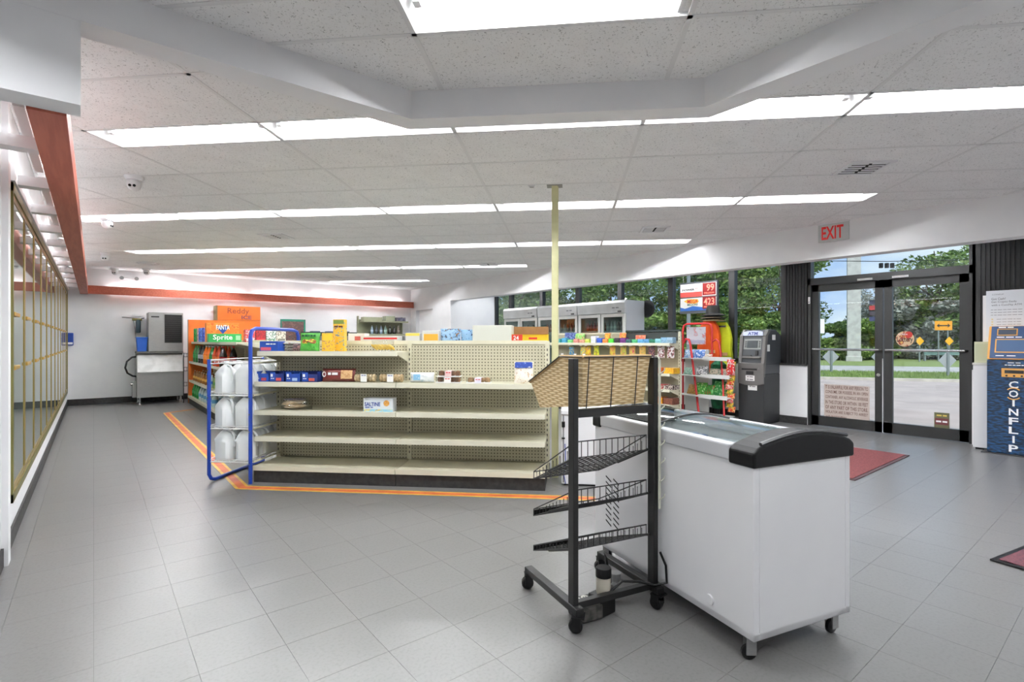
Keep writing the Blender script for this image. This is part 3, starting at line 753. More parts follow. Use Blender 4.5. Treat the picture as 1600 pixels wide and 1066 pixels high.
# ------------------------------------------------------------------ black display rack on casters
dr = thing('display_rack', 'black rolling display rack with wire trays and a wicker basket', 'display rack', (1.608, 1.579, 0), -13)
DW, DD = .437, .40
for x in (0, DW):
    MB().box(x-.013, x+.013, -.022, .022, .085, 1.16).build('post', black_metal, dr, bevel=.003)
    MB().box(x-.02, x+.02, -.055, DD+.02, .075, .105).build('foot', black_metal, dr, bevel=.003)
    caster(dr, x, -.04, .075, .03, .3 if x else .9, .034, black_plastic); caster(dr, x, DD-.0, .075, .03, 1.2, .034, black_plastic)
MB().box(.016, DW-.016, -.014, .014, .085, .112).build('crossbar', black_metal, dr)
MB().box(.016, DW-.016, -.016, .012, .905, .94).build('crossbar', black_metal, dr)
bwire = mat('black_wire', (30, 30, 31), .4)
def tray(zn, zf, h, lip):
    """wire tray, near edge at zn, far edge at zf, fence height h"""
    b = MB(); ny, nx = 12, 12; y0, y1 = .02, DD
    P = lambda x, y: (x, y, zn+(zf-zn)*(y-y0)/(y1-y0))
    for k in range(ny+1):
        y = y0+(y1-y0)*k/ny; p, q = P(.022, y), P(DW-.022, y)
        up = h if k == 0 else h*.75
        b.tube([(p[0], p[1], p[2]+up*(1-k/ny*.5)), p, q, (q[0], q[1], q[2]+up*(1-k/ny*.5))], .0024, 4)
    for k in range(nx+1):
        x = .022+(DW-.044)*k/nx; p, q = P(x, y0), P(x, y1)
        b.tube([(p[0], p[1], p[2]+h), p, q, (q[0], q[1], q[2]+h*.5)], .0024, 4)
    a, c, d, e = [Vector(P(x, y)) for x, y in ((.022, y0), (DW-.022, y0), (DW-.022, y1), (.022, y1))]
    b.tube([a+Vector((0, 0, h)), c+Vector((0, 0, h)), d+Vector((0, 0, h*.5)), e+Vector((0, 0, h*.5))], .003, 5, True)
    s = b.build('wire_tray', bwire, dr)
    MB().add([(.022, y1+.003, zf-.004), (DW*.66, y1+.003, zf-.004), (DW*.66, y1+.003, zf+lip), (.022, y1+.003, zf+lip), (.022, y1+.006, zf-.004), (DW*.66, y1+.006, zf-.004), (DW*.66, y1+.006, zf+lip), (.022, y1+.006, zf+lip)], [(0, 1, 2, 3), (7, 6, 5, 4), (0, 4, 5, 1), (1, 5, 6, 2), (2, 6, 7, 3), (3, 7, 4, 0)]).build('price_channel', black_plastic, s)
    for x in (.018, DW-.018):
        MB().tube([(x, 0, zn+.01), P(x, y1*.6)], .006, 6).build('tray_arm', black_metal, s)
tray(.725, .545, .07, .004); tray(.52, .36, .065, .026); tray(.325, .185, .05, .026)
# wicker basket
def wicker_mat(p=.034, rh=.0105):
    """willow strands passing over and under upright stakes"""
    m = mat('wicker', (222, 196, 146), .65)
    t = N(m, 'ShaderNodeTexCoord'); sep = N(m, 'ShaderNodeSeparateXYZ')
    nz = N(m, 'ShaderNodeTexNoise', Scale=22); ad = N(m, 'ShaderNodeVectorMath', operation='MULTIPLY_ADD'); ad.inputs[1].default_value = (.008, .008, .006)
    LK(m, t.outputs['Object'], nz.inputs['Vector']); LK(m, nz.outputs['Color'], ad.inputs[0]); LK(m, t.outputs['Object'], ad.inputs[2]); LK(m, ad.outputs[0], sep.inputs[0])
    def op(kind, a, b=None):
        n = N(m, 'ShaderNodeMath', operation=kind)
        for i, v in enumerate((a, b)):
            if v is None: continue
            if isinstance(v, (int, float)): n.inputs[i].default_value = v
            else: LK(m, v, n.inputs[i])
        return n.outputs[0]
    u = op('MULTIPLY', op('ADD', sep.outputs[0], sep.outputs[1]), PI/p); z = op('DIVIDE', sep.outputs[2], rh)
    row = op('FLOOR', z); v = op('FRACT', z)
    over = op('MULTIPLY', op('ADD', op('COSINE', op('ADD', u, op('MULTIPLY', row, PI))), 1.2), .45)
    hgt = op('MULTIPLY', over, op('SINE', op('MULTIPLY', v, PI)))
    r = N(m, 'ShaderNodeValToRGB'); e = r.color_ramp.elements
    e[0].position = .05; e[0].color = lin((190, 156, 106)); e[1].position = .6; e[1].color = lin((244, 224, 182)); x = e.new(.25); x.color = lin((222, 194, 142))  # shade between strands is put into the colour, darker where they dip
    LK(m, hgt, r.inputs[0]); LK(m, r.outputs[0], bsdf(m).inputs['Base Color'])
    bp = N(m, 'ShaderNodeBump', Strength=.5, Distance=.004); LK(m, hgt, bp.inputs['Height']); LK(m, bp.outputs[0], bsdf(m).inputs['Normal'])
    return m
wk = wicker_mat()
bk = thing('wicker_basket', 'tan wicker basket on top of the black display rack', 'basket', (1.608, 1.579, 0), -13)
def loop(ins, top):
    if top: return [(.045+ins, -.005+ins, 1.165), (DW-.02-ins, -.005+ins, 1.165), (DW-.02-ins, .13, 1.165), (DW-.02-ins, DD+.03-ins, 1.03), (.02+ins, DD+.03-ins, 1.03), (.02+ins, .13, 1.165)]
    return [(.06+ins, .02+ins, .945), (DW-.04-ins, .02+ins, .945), (DW-.04-ins, .13, .935), (DW-.04-ins, DD-.03-ins, .905), (.04+ins, DD-.03-ins, .905), (.04+ins, .13, .935)]
b = MB(); ot, obm, it, ib_ = loop(0, 1), loop(0, 0), loop(.014, 1), loop(.014, 0)
vs = ot+obm+it+ib_; fs = []
for i in range(6):
    j = (i+1) % 6
    fs += [(i, j, 6+j, 6+i), (12+i, 18+i, 18+j, 12+j), (i, 12+i, 12+j, j)]
fs += [(6, 7, 8, 11), (8, 9, 10, 11), (18, 23, 20, 19), (20, 23, 22, 21)]
b.add(vs, fs).build('woven_body', wk, bk)
MB().tube(ot, .009, 6, True).build('rim', mat('wicker_rim', (196, 164, 112), .7), bk, smooth=True)
b = MB()
b.tube([(x, y-.012, z) for x, y, z in ot[:2]]+[(ot[2][0]+.012, ot[2][1], ot[2][2])], .0028, 5); b.tube([(ot[0][0]-.012, ot[0][1]-.01, ot[0][2]), (ot[5][0]-.012, ot[5][1], ot[5][2]), (ot[4][0]-.012, ot[4][1], ot[4][2])], .0028, 5)
for x in (.07, .20, .335): b.tube([(x, -.018, 1.168), (x+.002, .008, .94)], .0026, 5)
b.build('wire_cradle', bwire, bk)
# merchandising clip strip hanging from the rack
cs = thing('clip_strip', 'narrow clear hanging clip strip beside the rack post', 'clip strip', (1.608, 1.579, 0), -13)
sm = mat('clip_clear', (200, 200, 184), .3)
MB().box(DW+.004, DW+.018, -.034, -.032, .46, 1.15).build('strip', sm, cs)
for k in range(8):
    z = .50+k*.083
    MB().tube([(DW+.012, -.034, z), (DW+.028, -.045, z+.018), (DW+.030, -.046, z+.03)], .003, 4).build('clip', sm, cs)
MB().tube([(DW+.011, -.033, 1.15), (DW+.011, -.02, 1.165), (DW+.011, 0, 1.165)], .003, 4).build('hook', sm, cs)
# things left on the rack's foot
def rack_pt(x, y, z=0): return Matrix.Translation((1.608, 1.579, 0)) @ Matrix.Rotation(math.radians(-13), 4, 'Z') @ Vector((x, y, z))
t = thing('outlet_box', 'dusty black power box with round white outlets under the rack', 'power box', rack_pt(.10, .05, .0), -13)
MB().box(-.06, .06, -.05, .065, .0, .07).build('box', noisy('dusty_black', (46, 46, 44), (84, 82, 78), 30, .7), t, bevel=.012)
for x, y in ((-.03, .03), (.012, .03), (-.005, -.012), (-.045, -.012)):
    o = MB().lathe([(0, .07), (.018, .07), (.018, .074), (0, .074)], 14, (x, y, 0)).build('outlet', mat('outlet_white', (206, 204, 196), .5), t)
    MB().box(x-.008, x-.004, y-.004, y+.006, .074, .0745).box(x+.004, x+.008, y-.004, y+.006, .074, .0745).build('slot', ink_black, o)
t = thing('plastic_jar', 'white plastic jar with black lid standing on the rack crossbar', 'jar', rack_pt(.19, .045, .0), 0)
MB().lathe([(0, .09), (.031, .09), (.033, .1), (.033, .165), (.03, .17), (0, .17)], 16).build('body', mat('jar_white', (198, 192, 176), .5), t, smooth=True); MB().lathe([(0, .168), (.036, .168), (.036, .203), (.033, .208), (0, .208)], 16).build('lid', black_plastic, t, smooth=True)
MB().box(-.05, .05, -.03, .05, 0, .09).build('support_block', black_plastic, t, bevel=.006)
t = thing('pipe_fitting', 'small steel pipe fitting lying between the rack feet', 'pipe fitting', rack_pt(.32, .13, .0), 20)
MB().lathe([(0, 0), (.024, 0), (.024, .05), (.018, .055), (.018, .1), (.027, .105), (.027, .125), (0, .125)], 12).build('valve_body', steel, t, smooth=True); MB().lathe([(0, -.05), (.012, -.05), (.012, .05), (0, .05)], 10, (0, 0, .075), 'x').build('branch', steel, t, smooth=True)
o = MB().tube([rack_pt(.2, .02, .10), rack_pt(.26, .0, .15), rack_pt(.34, -.02, .14), rack_pt(.42, -.03, .11), rack_pt(.475, -.05, .12), rack_pt(.47, -.05, .2), rack_pt(.45, -.035, .26)], .006, 6).build('power_cable', black_plastic, smooth=True)
tag(o, 'black power cable looped along the rack crossbar', 'cable')
t = thing('flat_bar', 'thin black metal blade leaning against the rack foot', 'metal bar', rack_pt(.36, .22, .0), -13)
MB().prism([(-.012, .0), (.012, .0), (.006, .2), (-.004, .24)], -.004, .004, 'y').build('blade', black_metal, t, (0, 0, .0), (.25, -.35, 0)); MB().box(-.02, .02, -.02, .02, 0, .012).build('tip', black_metal, t)

# ------------------------------------------------------------------ small white appliance behind the freezer
t = thing('white_appliance', 'low white appliance standing behind the freezer by the cream pole', 'appliance', GW(-.06, 4.46), -45)
MB().box(0, .62, 0, .5, .015, .60).build('cabinet', fr_m, t, bevel=.006); MB().box(-.005, .625, -.01, .505, .605, .645).build('lid', fr_m, t, bevel=.008)
MB().box(.012, .022, -.006, 0, .03, .6).build('door_gap', mat('gap_grey', (120, 120, 122), .6), t); MB().box(.002, .03, -.02, 0, .50, .55).build('handle', black_plastic, t, bevel=.004); MB().box(.002, .03, -.012, 0, .40, .412).build('latch', black_plastic, t)
MB().box(.02, .6, .02, .48, 0, .015).build('foot_rail', black_plastic, t)
MB().tube([(.034, -.008, .02), (.02, -.02, .1), (.036, -.02, .2), (.03, -.012, .36)], .004, 5).build('cord', ink_blue, t)
# ------------------------------------------------------------------ packaged goods
film = glass_mat('clear_film', (248, 249, 249), .06, .35)
def rp(px, d): return d*math.tan(math.atan((px-800)/813)-math.radians(6.2))
def yp(px, x): return x/math.tan(YAW+math.atan((px-800)/813))
def pouch_mesh(w, h, t, crimp=True, seed=0):
    rnd = random.Random(seed); nx, nz = 10, 9; vs = []; fs = []
    for side in (-1, 1):
        for j in range(nz+1):
            for i in range(nx+1):
                u, v = i/nx*2-1, j/nz*2-1
                a = max(0, 1-abs(u)**3)*max(0, 1-abs(v)**3.2)
                th = t/2*a**.55+(.0012 if crimp else .0008)
                th *= 1+.18*math.sin(u*7+v*5+seed)*a+rnd.uniform(-.05, .05)*a
                zz = (v+1)/2*h
                xx = u*w/2*(1-.05*(1-v*v)*(abs(u) > .9))
                vs.append((xx, side*th, zz))
    M_ = (nx+1)*(nz+1)
    for s in range(2):
        for j in range(nz):
            for i in range(nx):
                q = s*M_+j*(nx+1)+i; f = (q, q+1, q+nx+2, q+nx+1); fs.append(f if s == 0 else f[::-1])
    edge = [i for i in range(nx+1)]+[j*(nx+1)+nx for j in range(1, nz+1)]+[nz*(nx+1)+i for i in range(nx-1, -1, -1)]+[j*(nx+1) for j in range(nz-1, 0, -1)]
    for i in range(len(edge)):
        a, c = edge[i], edge[(i+1) % len(edge)]; fs.append((a, a+M_, c+M_, c))
    return MB().add(vs, fs)
PSEED = [3]
def pouch(lab, cat, loc, rz, w, h, t, m, band=None, rx=0, group=None, name='snack_bag', label_box=None, txt=None):
    PSEED[0] += 1
    r = thing(name, lab, cat, loc, rz, group)
    b = pouch_mesh(w, h, t, seed=PSEED[0]).build('bag', m, r, (0, 0, 0), (rx, 0, 0), smooth=True)
    if band:
        pouch_mesh(w*.86, h*.34, t*1.02, False, PSEED[0]).build('print_band', band, b, (0, -.004, h*.36), smooth=True)
    if label_box:
        lw, lh, lx, lz, lm = label_box
        MB().box(lx-lw/2, lx+lw/2, -t/2-.006, -t/2-.003, lz-lh/2, lz+lh/2).build('paper_label', lm, b)
    if txt: text(txt[0], txt[1], txt[2], txt[3], b, (txt[4], -t/2-.007, txt[5]), bold=.015)
    return r
def carton(lab, cat, loc, rz, w, d, h, m, face=None, txt=None, flap=None, group=None, name='carton', open_=False):
    """a box resting on loc, front at local y=0"""
    r = thing(name, lab, cat, loc, rz, group)
    if open_:
        b = MB().box(-w/2, w/2, 0, .003, 0, h*.8).box(-w/2, w/2, d-.003, d, 0, h).box(-w/2, -w/2+.003, 0, d, 0, h).box(w/2-.003, w/2, 0, d, 0, h).box(-w/2, w/2, 0, d, 0, .003)
        b.build('tray', m, r)
        MB().box(-w/2+.004, w/2-.004, .004, d-.004, .003, h*.5).build('contents', cardboard, r)
    else:
        b = MB().box(-w/2, w/2, 0, d, 0, h).build('box', m, r, bevel=min(.003, h*.04))
        MB().box(-w/2+.004, w/2-.004, d*.5-.0012, d*.5+.0012, h-.001, h+.0008).build('flap_seam', mat('seam_grey', (150, 148, 142), .8), r)
    if face:
        fx0, fx1, fz0, fz1, fm = face
        MB().box(-w/2+w*fx0, -w/2+w*fx1, -.0012, 0, h*fz0, h*fz1).build('print_panel', fm, r)
    if txt:
        for (s, tw, th, tm_, tx, tz) in (txt if isinstance(txt, list) else [txt]): text(s, tw, th, tm_, r, (tx, -.0016, tz), bold=.015)
    return r
pk_blue = mat('pack_blue', (30, 70, 160), .4); pk_navy = mat('pack_navy', (22, 40, 110), .4)
# top shelf of the long gondola
ZS = 1.14
carton('blue cracker box at the blue rack end of the top shelf', 'box', GW(rp(420, 4.40), 4.40, ZS), -45, .175, .12, .093, pk_blue, (.06, .62, .12, .42, mat('cracker_red', (206, 90, 110), .4)), ('~~~', .09, .014, ink_white, .02, .068))
for k, (px, dz, lab) in enumerate([(446, 0, 'flat silver pouch, lowest of the small pile on the top shelf'), (452, .028, 'striped pouch lying in the middle of the small pile on the top shelf'), (448, .056, 'green and white pouch on top of the small pile beside the cracker box')]):
    pouch(lab, 'pouch', GW(rp(px, 4.45), 4.50, ZS+.016+dz), -45+k*8, .16, .11, .026, printed('pile_%d' % k, [(150, 150, 140), (60, 56, 50), (176, 120, 110), (90, 140, 90)], 34), rx=-PI/2)
pouch('dark speckled pouch leaning beside the green snack bag', 'pouch', GW(rp(462, 4.43), 4.45, ZS+.002), -52, .10, .075, .03, printed('dark_pouch', [(70, 60, 60), (150, 100, 100), (120, 124, 110)], 40), rx=-.25)
pouch('bright green snack bag with yellow band on the top shelf', 'snack bag', GW(rp(484, 4.44), 4.44, ZS+.002), -45, .185, .165, .05, printed('green_snack', [(74, 160, 60), (86, 176, 66), (60, 140, 56)], 10), printed('green_snack_print', [(150, 90, 50), (226, 200, 60), (70, 160, 60)], 22), rx=-.1, txt=('~~~~~', .13, .026, mat('dk_green', (20, 80, 40), .5), 0, .138))
carton('short yellow character box on the top shelf', 'box', GW(rp(513, 4.44), 4.42, ZS), -45, .105, .05, .165, printed('yellow_cookie_a', [(222, 180, 50), (226, 186, 60), (160, 70, 90), (240, 220, 160)], 30), (.1, .9, .6, .95, mat('pack_yellow', (232, 196, 54), .4)))
carton('tall yellow box with green top on the top shelf', 'box', GW(rp(526, 4.46), 4.50, ZS), -45, .105, .06, .29, printed('yellow_cookie_b', [(226, 178, 52), (230, 190, 70), (90, 150, 160), (190, 90, 60)], 26), (0.04, .96, .86, .98, mat('leaf_green', (110, 170, 60), .4)), ('~~', .08, .02, mat('choc', (96, 50, 30), .5), 0, .225))
# bag of plantains
t = thing('plantain_bag', 'clear bag of yellow plantain pieces on the top shelf', 'bag', GW(rp(597, 4.42), 4.44, ZS+.003), -45)
yl = noisy('plantain', (222, 190, 84), (204, 166, 62), 20, .5)
for k in range(6):
    x = -.075+k*.03
    MB().tube([(x-.03, .0+.008*(k % 2), .058), (x-.01, 0, .048), (x+.012, 0, .032), (x+.028, .004, .014)], [.006, .014, .015, .007], 8).build('plantain', yl, t, smooth=True)
pouch_mesh(.21, .105, .05, seed=4).build('film_bag', film, t, smooth=True)
# second shelf
ZS = .872
for k, (px, w) in enumerate([(411, .135), (434, .135), (459, .135), (485, .15)]):
    r = carton('%s blue display tray of cracker packs from the blue rack' % ORD[k], 'display tray', GW(rp(px+1, 4.40), 4.375, ZS), -45, w, .14, .09, pk_navy if k % 2 else pk_blue, (.02, .40, .1, .95, pk_blue), ('~~', .03, .008, ink_white, -w*.3, .03), open_=True, name='display_tray', group='blue display trays')
    MB().box(-w*.42, -w*.28, -.002, 0, .045, .07).build('logo_mark', ink_white, r); MB().box(-w*.05, w*.3, -.002, 0, .01, .035).build('flavour_mark', mat('flav_%d' % k, [(190, 70, 80), (200, 80, 80), (150, 180, 220), (200, 90, 80)][k], .5), r)
cb = pouch('brown cookie bag with white script on the second shelf', 'cookie bag', GW(rp(528, 4.40), 4.42, ZS+.003), -45, .31, .115, .07, mat('choc_bag', (104, 38, 36), .35), rx=-.1, txt=('O~~'[1:], .09, .03, ink_white, -.04, .068), label_box=(.105, .075, .085, .062, printed('cookie_pic', [(214, 176, 126), (190, 140, 90), (226, 196, 150)], 28)))
text('O', .036, .05, ink_white, cb, (-.115, -.045, .068), bold=.02)
def cookie_pack(lab, px, ln, z, cols, n, lm, d=4.42, h=.075):
    t = thing('cookie_pack', lab, 'cookie pack', GW(rp(px, d), d, z+.002), -45)
    cm = noisy('baked_%d' % cols[0], cols, tuple(max(0, c-40) for c in cols), 40, .8)
    for k in range(n):
        x = -ln/2+ln*(k+.5)/n
        MB().lathe([(0, -.012), (h*.40, -.012), (h*.47, -.004), (h*.47, .004), (h*.40, .012), (0, .012)], 12, (x, .0, h*.48), 'x').build('cookie', cm, t, (0, 0, 0), (0, 0, 0), smooth=True)
    MB().lathe([(.0, -ln/2-.01), (h*.3, -ln/2-.004), (h*.52, -ln/2+.02), (h*.52, ln/2-.02), (h*.3, ln/2+.004), (0, ln/2+.01)], 12, (0, 0, h*.52), 'x').build('film_wrap', film, t, smooth=True)
    MB().box(-.028, .028, -h*.56, -h*.53, .004, h*.98).build('paper_label', lm, t); text('~~', .04, .008, ink_blue, t, (0, -h*.565, h*.8))
cookie_pack('clear wrapped cookies beside the brown cookie bag', 571, .185, ZS, (206, 186, 150), 7, paper_white)
cookie_pack('clear wrapped cookies next to the gondola middle upright', 612, .205, ZS, (204, 178, 138), 8, paper_white)
pouch('white rice cake bag with pale blue print on the second shelf', 'bag', GW(rp(659, 4.40), 4.42, ZS+.003), -45, .215, .085, .07, printed('white_bag', [(226, 230, 232), (216, 222, 226), (150, 190, 214)], 12), rx=-.05, label_box=(.06, .05, -.04, .045, mat('sky_blue', (130, 180, 214), .5)))
def pastry(lab, px, z, w, h, cols, lm):
    t = thing('pastry_pack', lab, 'pastry pack', GW(rp(px, 4.42), 4.38, z+.001), -45)
    MB().box(-w/2, w/2, 0, .11, 0, .008).build('tray', paper_white, t)
    m = noisy('pastry_%d' % px, cols, tuple(int(c*.7) for c in cols), 30, .8)
    for k in range(4): MB().lathe([(0, 0), (w*.11, 0), (w*.125, h*.4), (w*.1, h*.8), (0, h*.9)], 10, (-w*.36+k*w*.24, .055, .008)).build('pastry', m, t, smooth=True)
    MB().box(-w/2, w/2, -.002, .112, .002, h).build('film_cover', film, t, bevel=.006); MB().box(-w*.14, w*.14, -.004, -.0025, 0.002, h).box(-w*.14, w*.14, -.004, .115, h, h+.001).build('paper_label', lm, t)
    text('~~', w*.2, h*.2, ink_red, t, (0, -.0045, h*.75))
pastry('lower brown pastry pack of the stacked pair on the second shelf', 701, ZS, .21, .05, (150, 108, 76), paper_white)
pastry('upper brown pastry pack of the stacked pair on the second shelf', 702, ZS+.053, .20, .05, (142, 98, 68), mat('pink_label', (226, 196, 194), .5))
pastry('single flat pastry pack beside the stacked pair', 748, ZS, .205, .045, (176, 138, 98), mat('lilac_label', (214, 214, 232), .5))
pouch('white and blue cookie bag standing alone near the pole', 'cookie bag', GW(rp(818, 4.40), 4.42, ZS+.002), -45, .165, .185, .045, printed('mini_cookie', [(232, 226, 216), (236, 232, 226), (196, 160, 116), (226, 220, 210)], 22), rx=-.12, label_box=(.15, .05, 0, .155, printed('mini_cookie_top', [(44, 70, 150), (60, 90, 170), (220, 220, 230)], 26)))
# third shelf
ZS = .622
t = thing('bread_bag', 'clear bag of pale flatbread slumped on the third shelf', 'bread bag', GW(rp(462, 4.42), 4.44, ZS+.003), -45)
bm_ = noisy('flatbread', (232, 218, 192), (214, 192, 160), 18, .8)
for k in range(5): MB().lathe([(0, 0), (.075, .002), (.088, .008), (.07, .016), (0, .018)], 16, (-.03+.02*math.sin(k*2), .0, .012+k*.012)).build('flatbread', bm_, t, (0, 0, 0), (.0, .05, 0), smooth=True)
pouch_mesh(.30, .12, .16, seed=11).build('film_bag', film, t, (0, 0, -.004), smooth=True); MB().box(-.1, .06, -.05, .05, .086, .09).build('print_band', printed('bread_print', [(120, 120, 150), (190, 180, 190), (150, 110, 110)], 20), t)
carton('white and blue saltine cracker box on the third shelf', 'box', GW(rp(594, 4.40), 4.35, ZS), -45, .265, .10, .118, printed('saltine_body', [(226, 232, 236), (222, 230, 236)], 6), (.0, 1, 0, .2, printed('saltine_low', [(150, 200, 220), (226, 214, 150), (120, 180, 210)], 14)), [('SALTINE', .14, .034, ink_blue, -.05, .066), ('~~', .07, .010, ink_blue, -.08, .038)], name='saltine_box')
MB().lathe([(0, 0), (.026, 0), (.026, .002), (0, .002)], 14, (.075, -.003, .075), 'y').build('cracker_picture', printed('cracker_pic', [(226, 170, 90), (210, 140, 60)], 40), bpy.data.objects['saltine_box'])
# goods standing on the far side of the same gondola, above its top edge
ZS = 1.12
carton('white and orange banded carton on the far side of the gondola top', 'box', GW(rp(676, 5.0), 4.92, ZS), -45, .165, .12, .215, mat('wht_ctn', (208, 208, 204), .5), (.1, .95, .5, .85, mat('amber_band', (226, 170, 60), .5)))
pouch('blue and white striped snack bag between white cartons', 'snack bag', GW(rp(705, 5.0), 4.98, ZS), -45, .20, .235, .05, printed('blue_stripe_bag', [(150, 186, 214), (120, 160, 200), (60, 60, 66), (170, 120, 70)], 20))
pouch('navy fronted snack bag beside the big white carton', 'snack bag', GW(rp(731, 5.0), 4.98, ZS), -45, .13, .225, .05, printed('navy_bag', [(140, 180, 214), (130, 176, 214), (24, 40, 96)], 18))
carton('big plain white carton on the far side of the gondola top', 'box', GW(rp(771, 5.0), 4.90, ZS), -45, .375, .22, .265, mat('cream_ctn', (206, 208, 198), .6), (.45, .55, .1, .35, mat('ctn_grey', (150, 152, 148), .6)))
r = carton('red and yellow open display carton beside the cream pole', 'box', GW(rp(829, 5.0), 4.90, ZS), -45, .345, .2, .18, mat('yel_ctn', (226, 196, 40), .45), (.0, .3, .05, .98, mat('red_ctn', (200, 60, 40), .45)), [('24', .05, .04, ink_white, -.13, .145), ('~', .08, .025, ink_red, .03, .14)], open_=True)
MB().box(-.17, .17, .19, .2, .18, .255).build('back_flap', cardboard, r)
carton('long low white tray behind the plantain bag', 'box', GW(rp(598, 5.0), 4.93, ZS), -45, .34, .16, .165, mat('tray_white', (208, 208, 202), .5), (.0, 1, .8, .9, ink_red), name='white_tray')
carton('white box with red emblem behind the yellow boxes', 'box', GW(rp(560, 5.0), 4.95, ZS), -45, .17, .12, .19, mat('box_ivory', (226, 218, 206), .5), (.4, .75, .6, .85, mat('emblem_red', (190, 90, 80), .5)))
carton('yellow topped white carton at the gondola middle', 'box', GW(rp(647, 5.0), 4.95, ZS), -45, .14, .14, .195, mat('box_white2', (208, 208, 204), .5), (.0, 1, .85, .98, mat('yl_band', (226, 206, 90), .5)))

# ------------------------------------------------------------------ soda shelving with orange end panel
orange = noisy('orange_panel', (222, 112, 30), (214, 104, 26), 4, .5)
SX, SY0, SY1 = 1.47, 7.9, 12.1
sg = thing('soda_shelf', 'cream soda shelving run with orange end panel beside the ice machine', 'shelving', (SX+.46, SY1, 0), -90)
SLn = SY1-SY0
gondola_side(sg, 0, SLn, .46, [(1.215, .40, None), (.83, .44, None), (.46, .44, None), (.15, .46, None)], 1.25, peg_m, 1, sec=[0, 1.4, 2.8, SLn])
gondola_side(sg, 0, SLn, .46, [(1.215, .44, None), (.83, .44, None), (.15, .46, None)], 1.25, peg_m, -1, y0=.03, sec=[0, 1.4, 2.8, SLn])
MB().box(-.03, -.005, -.46, .86, 0, 1.66).build('end_panel', orange, sg)
MB().box(-.036, -.03, -.47, -.44, 0, 1.66).box(-.03, -.005, -.472, -.46, 0, 1.66).build('panel_edge', mat('panel_edge_grey', (110, 104, 92), .6), sg)
bott = {}
def bottle(lab, cat, loc, liquid, labc, capc, h=.30, r=.05, group=None):
    key = (tuple(liquid), tuple(labc), tuple(capc), h, r)
    if key in bott:
        t = copy_tree(bott[key]); t.location = loc; t['label'] = lab
        if group: t['group'] = group
        return t
    t = thing('soda_bottle', lab, cat, loc, 0, group)
    MB().lathe([(0, 0), (r*.8, 0), (r, h*.05), (r, h*.52), (r*.93, h*.58), (r*.55, h*.80), (r*.28, h*.90), (r*.28, h*.94), (0, h*.94)], 12).build('body', mat('liq_%d_%d_%d' % tuple(liquid), liquid, .15, spec=.6), t, smooth=True)
    MB().lathe([(r*1.01, h*.26), (r*1.015, h*.27), (r*1.015, h*.48), (r*1.01, h*.49)], 12).build('label_band', mat('lab_%d_%d_%d' % tuple(labc), labc, .4), t, smooth=True)
    MB().lathe([(0, h*.93), (r*.31, h*.93), (r*.31, h), (0, h)], 10).build('cap', mat('cap_%d_%d_%d' % tuple(capc), capc, .4), t)
    bott[key] = t
    return t
GRN, CLA, ORG, WAT, DRK, TEA = (44, 110, 50), (44, 26, 20), (226, 110, 30), (196, 214, 216), (30, 30, 34), (150, 96, 40)
kinds = [('green lemon soda', GRN, (30, 130, 60), (40, 140, 60)), ('dark cola', DRK, (180, 180, 190), (60, 60, 70)), ('orange soda', ORG, (240, 140, 40), (230, 230, 230)), ('green lemon soda', GRN, (30, 130, 60), (230, 230, 230)), ('orange soda', (206, 70, 30), (226, 110, 40), (200, 60, 40)), ('dark cola', CLA, (160, 30, 36), (190, 30, 36))]
sh = 0
for z, nm, rows in ((.83, 'second', 10), (.46, 'third', 9), (.15, 'bottom', 9)):
    for i in range(rows):
        y = 11.85-i*.27 if z < .8 else 11.7-i*.30
        for q in range(2):
            if z == .83: k = kinds[(0, 0, 1, 1, 2, 2, 3, 4, 4, 5)[i]]; h, r = .32, .054
            elif z == .46: k = [('amber tea', TEA, (226, 170, 70), (230, 220, 190)), ('amber tea', TEA, (226, 170, 70), (230, 220, 190)), ('amber tea', TEA, (226, 170, 70), (230, 220, 190)), ('clear water', WAT, (60, 110, 190), (240, 240, 240)), ('pale green juice', (150, 170, 110), (90, 140, 80), (240, 240, 240))][min(i//2, 4)]; h, r = .2, .034
            else: k = [('green lemon soda', (40, 140, 60), (40, 150, 70), (60, 160, 80)), ('clear water', WAT, (90, 150, 190), (120, 160, 200)), ('clear water', WAT, (90, 150, 190), (120, 160, 200)), ('dark green tonic', (20, 70, 50), (40, 90, 70), (20, 90, 60))][min(i//3, 3)]; h, r = .25, .05
            bottle('%s bottle, %s soda shelf, %s from the orange panel, %s row' % (k[0], nm, ORD[i], ['front', 'back'][q]), 'bottle', (SX+.08+q*.14, y, z+.001), k[1], k[2], k[3], h, r, 'bottles on the soda shelving')
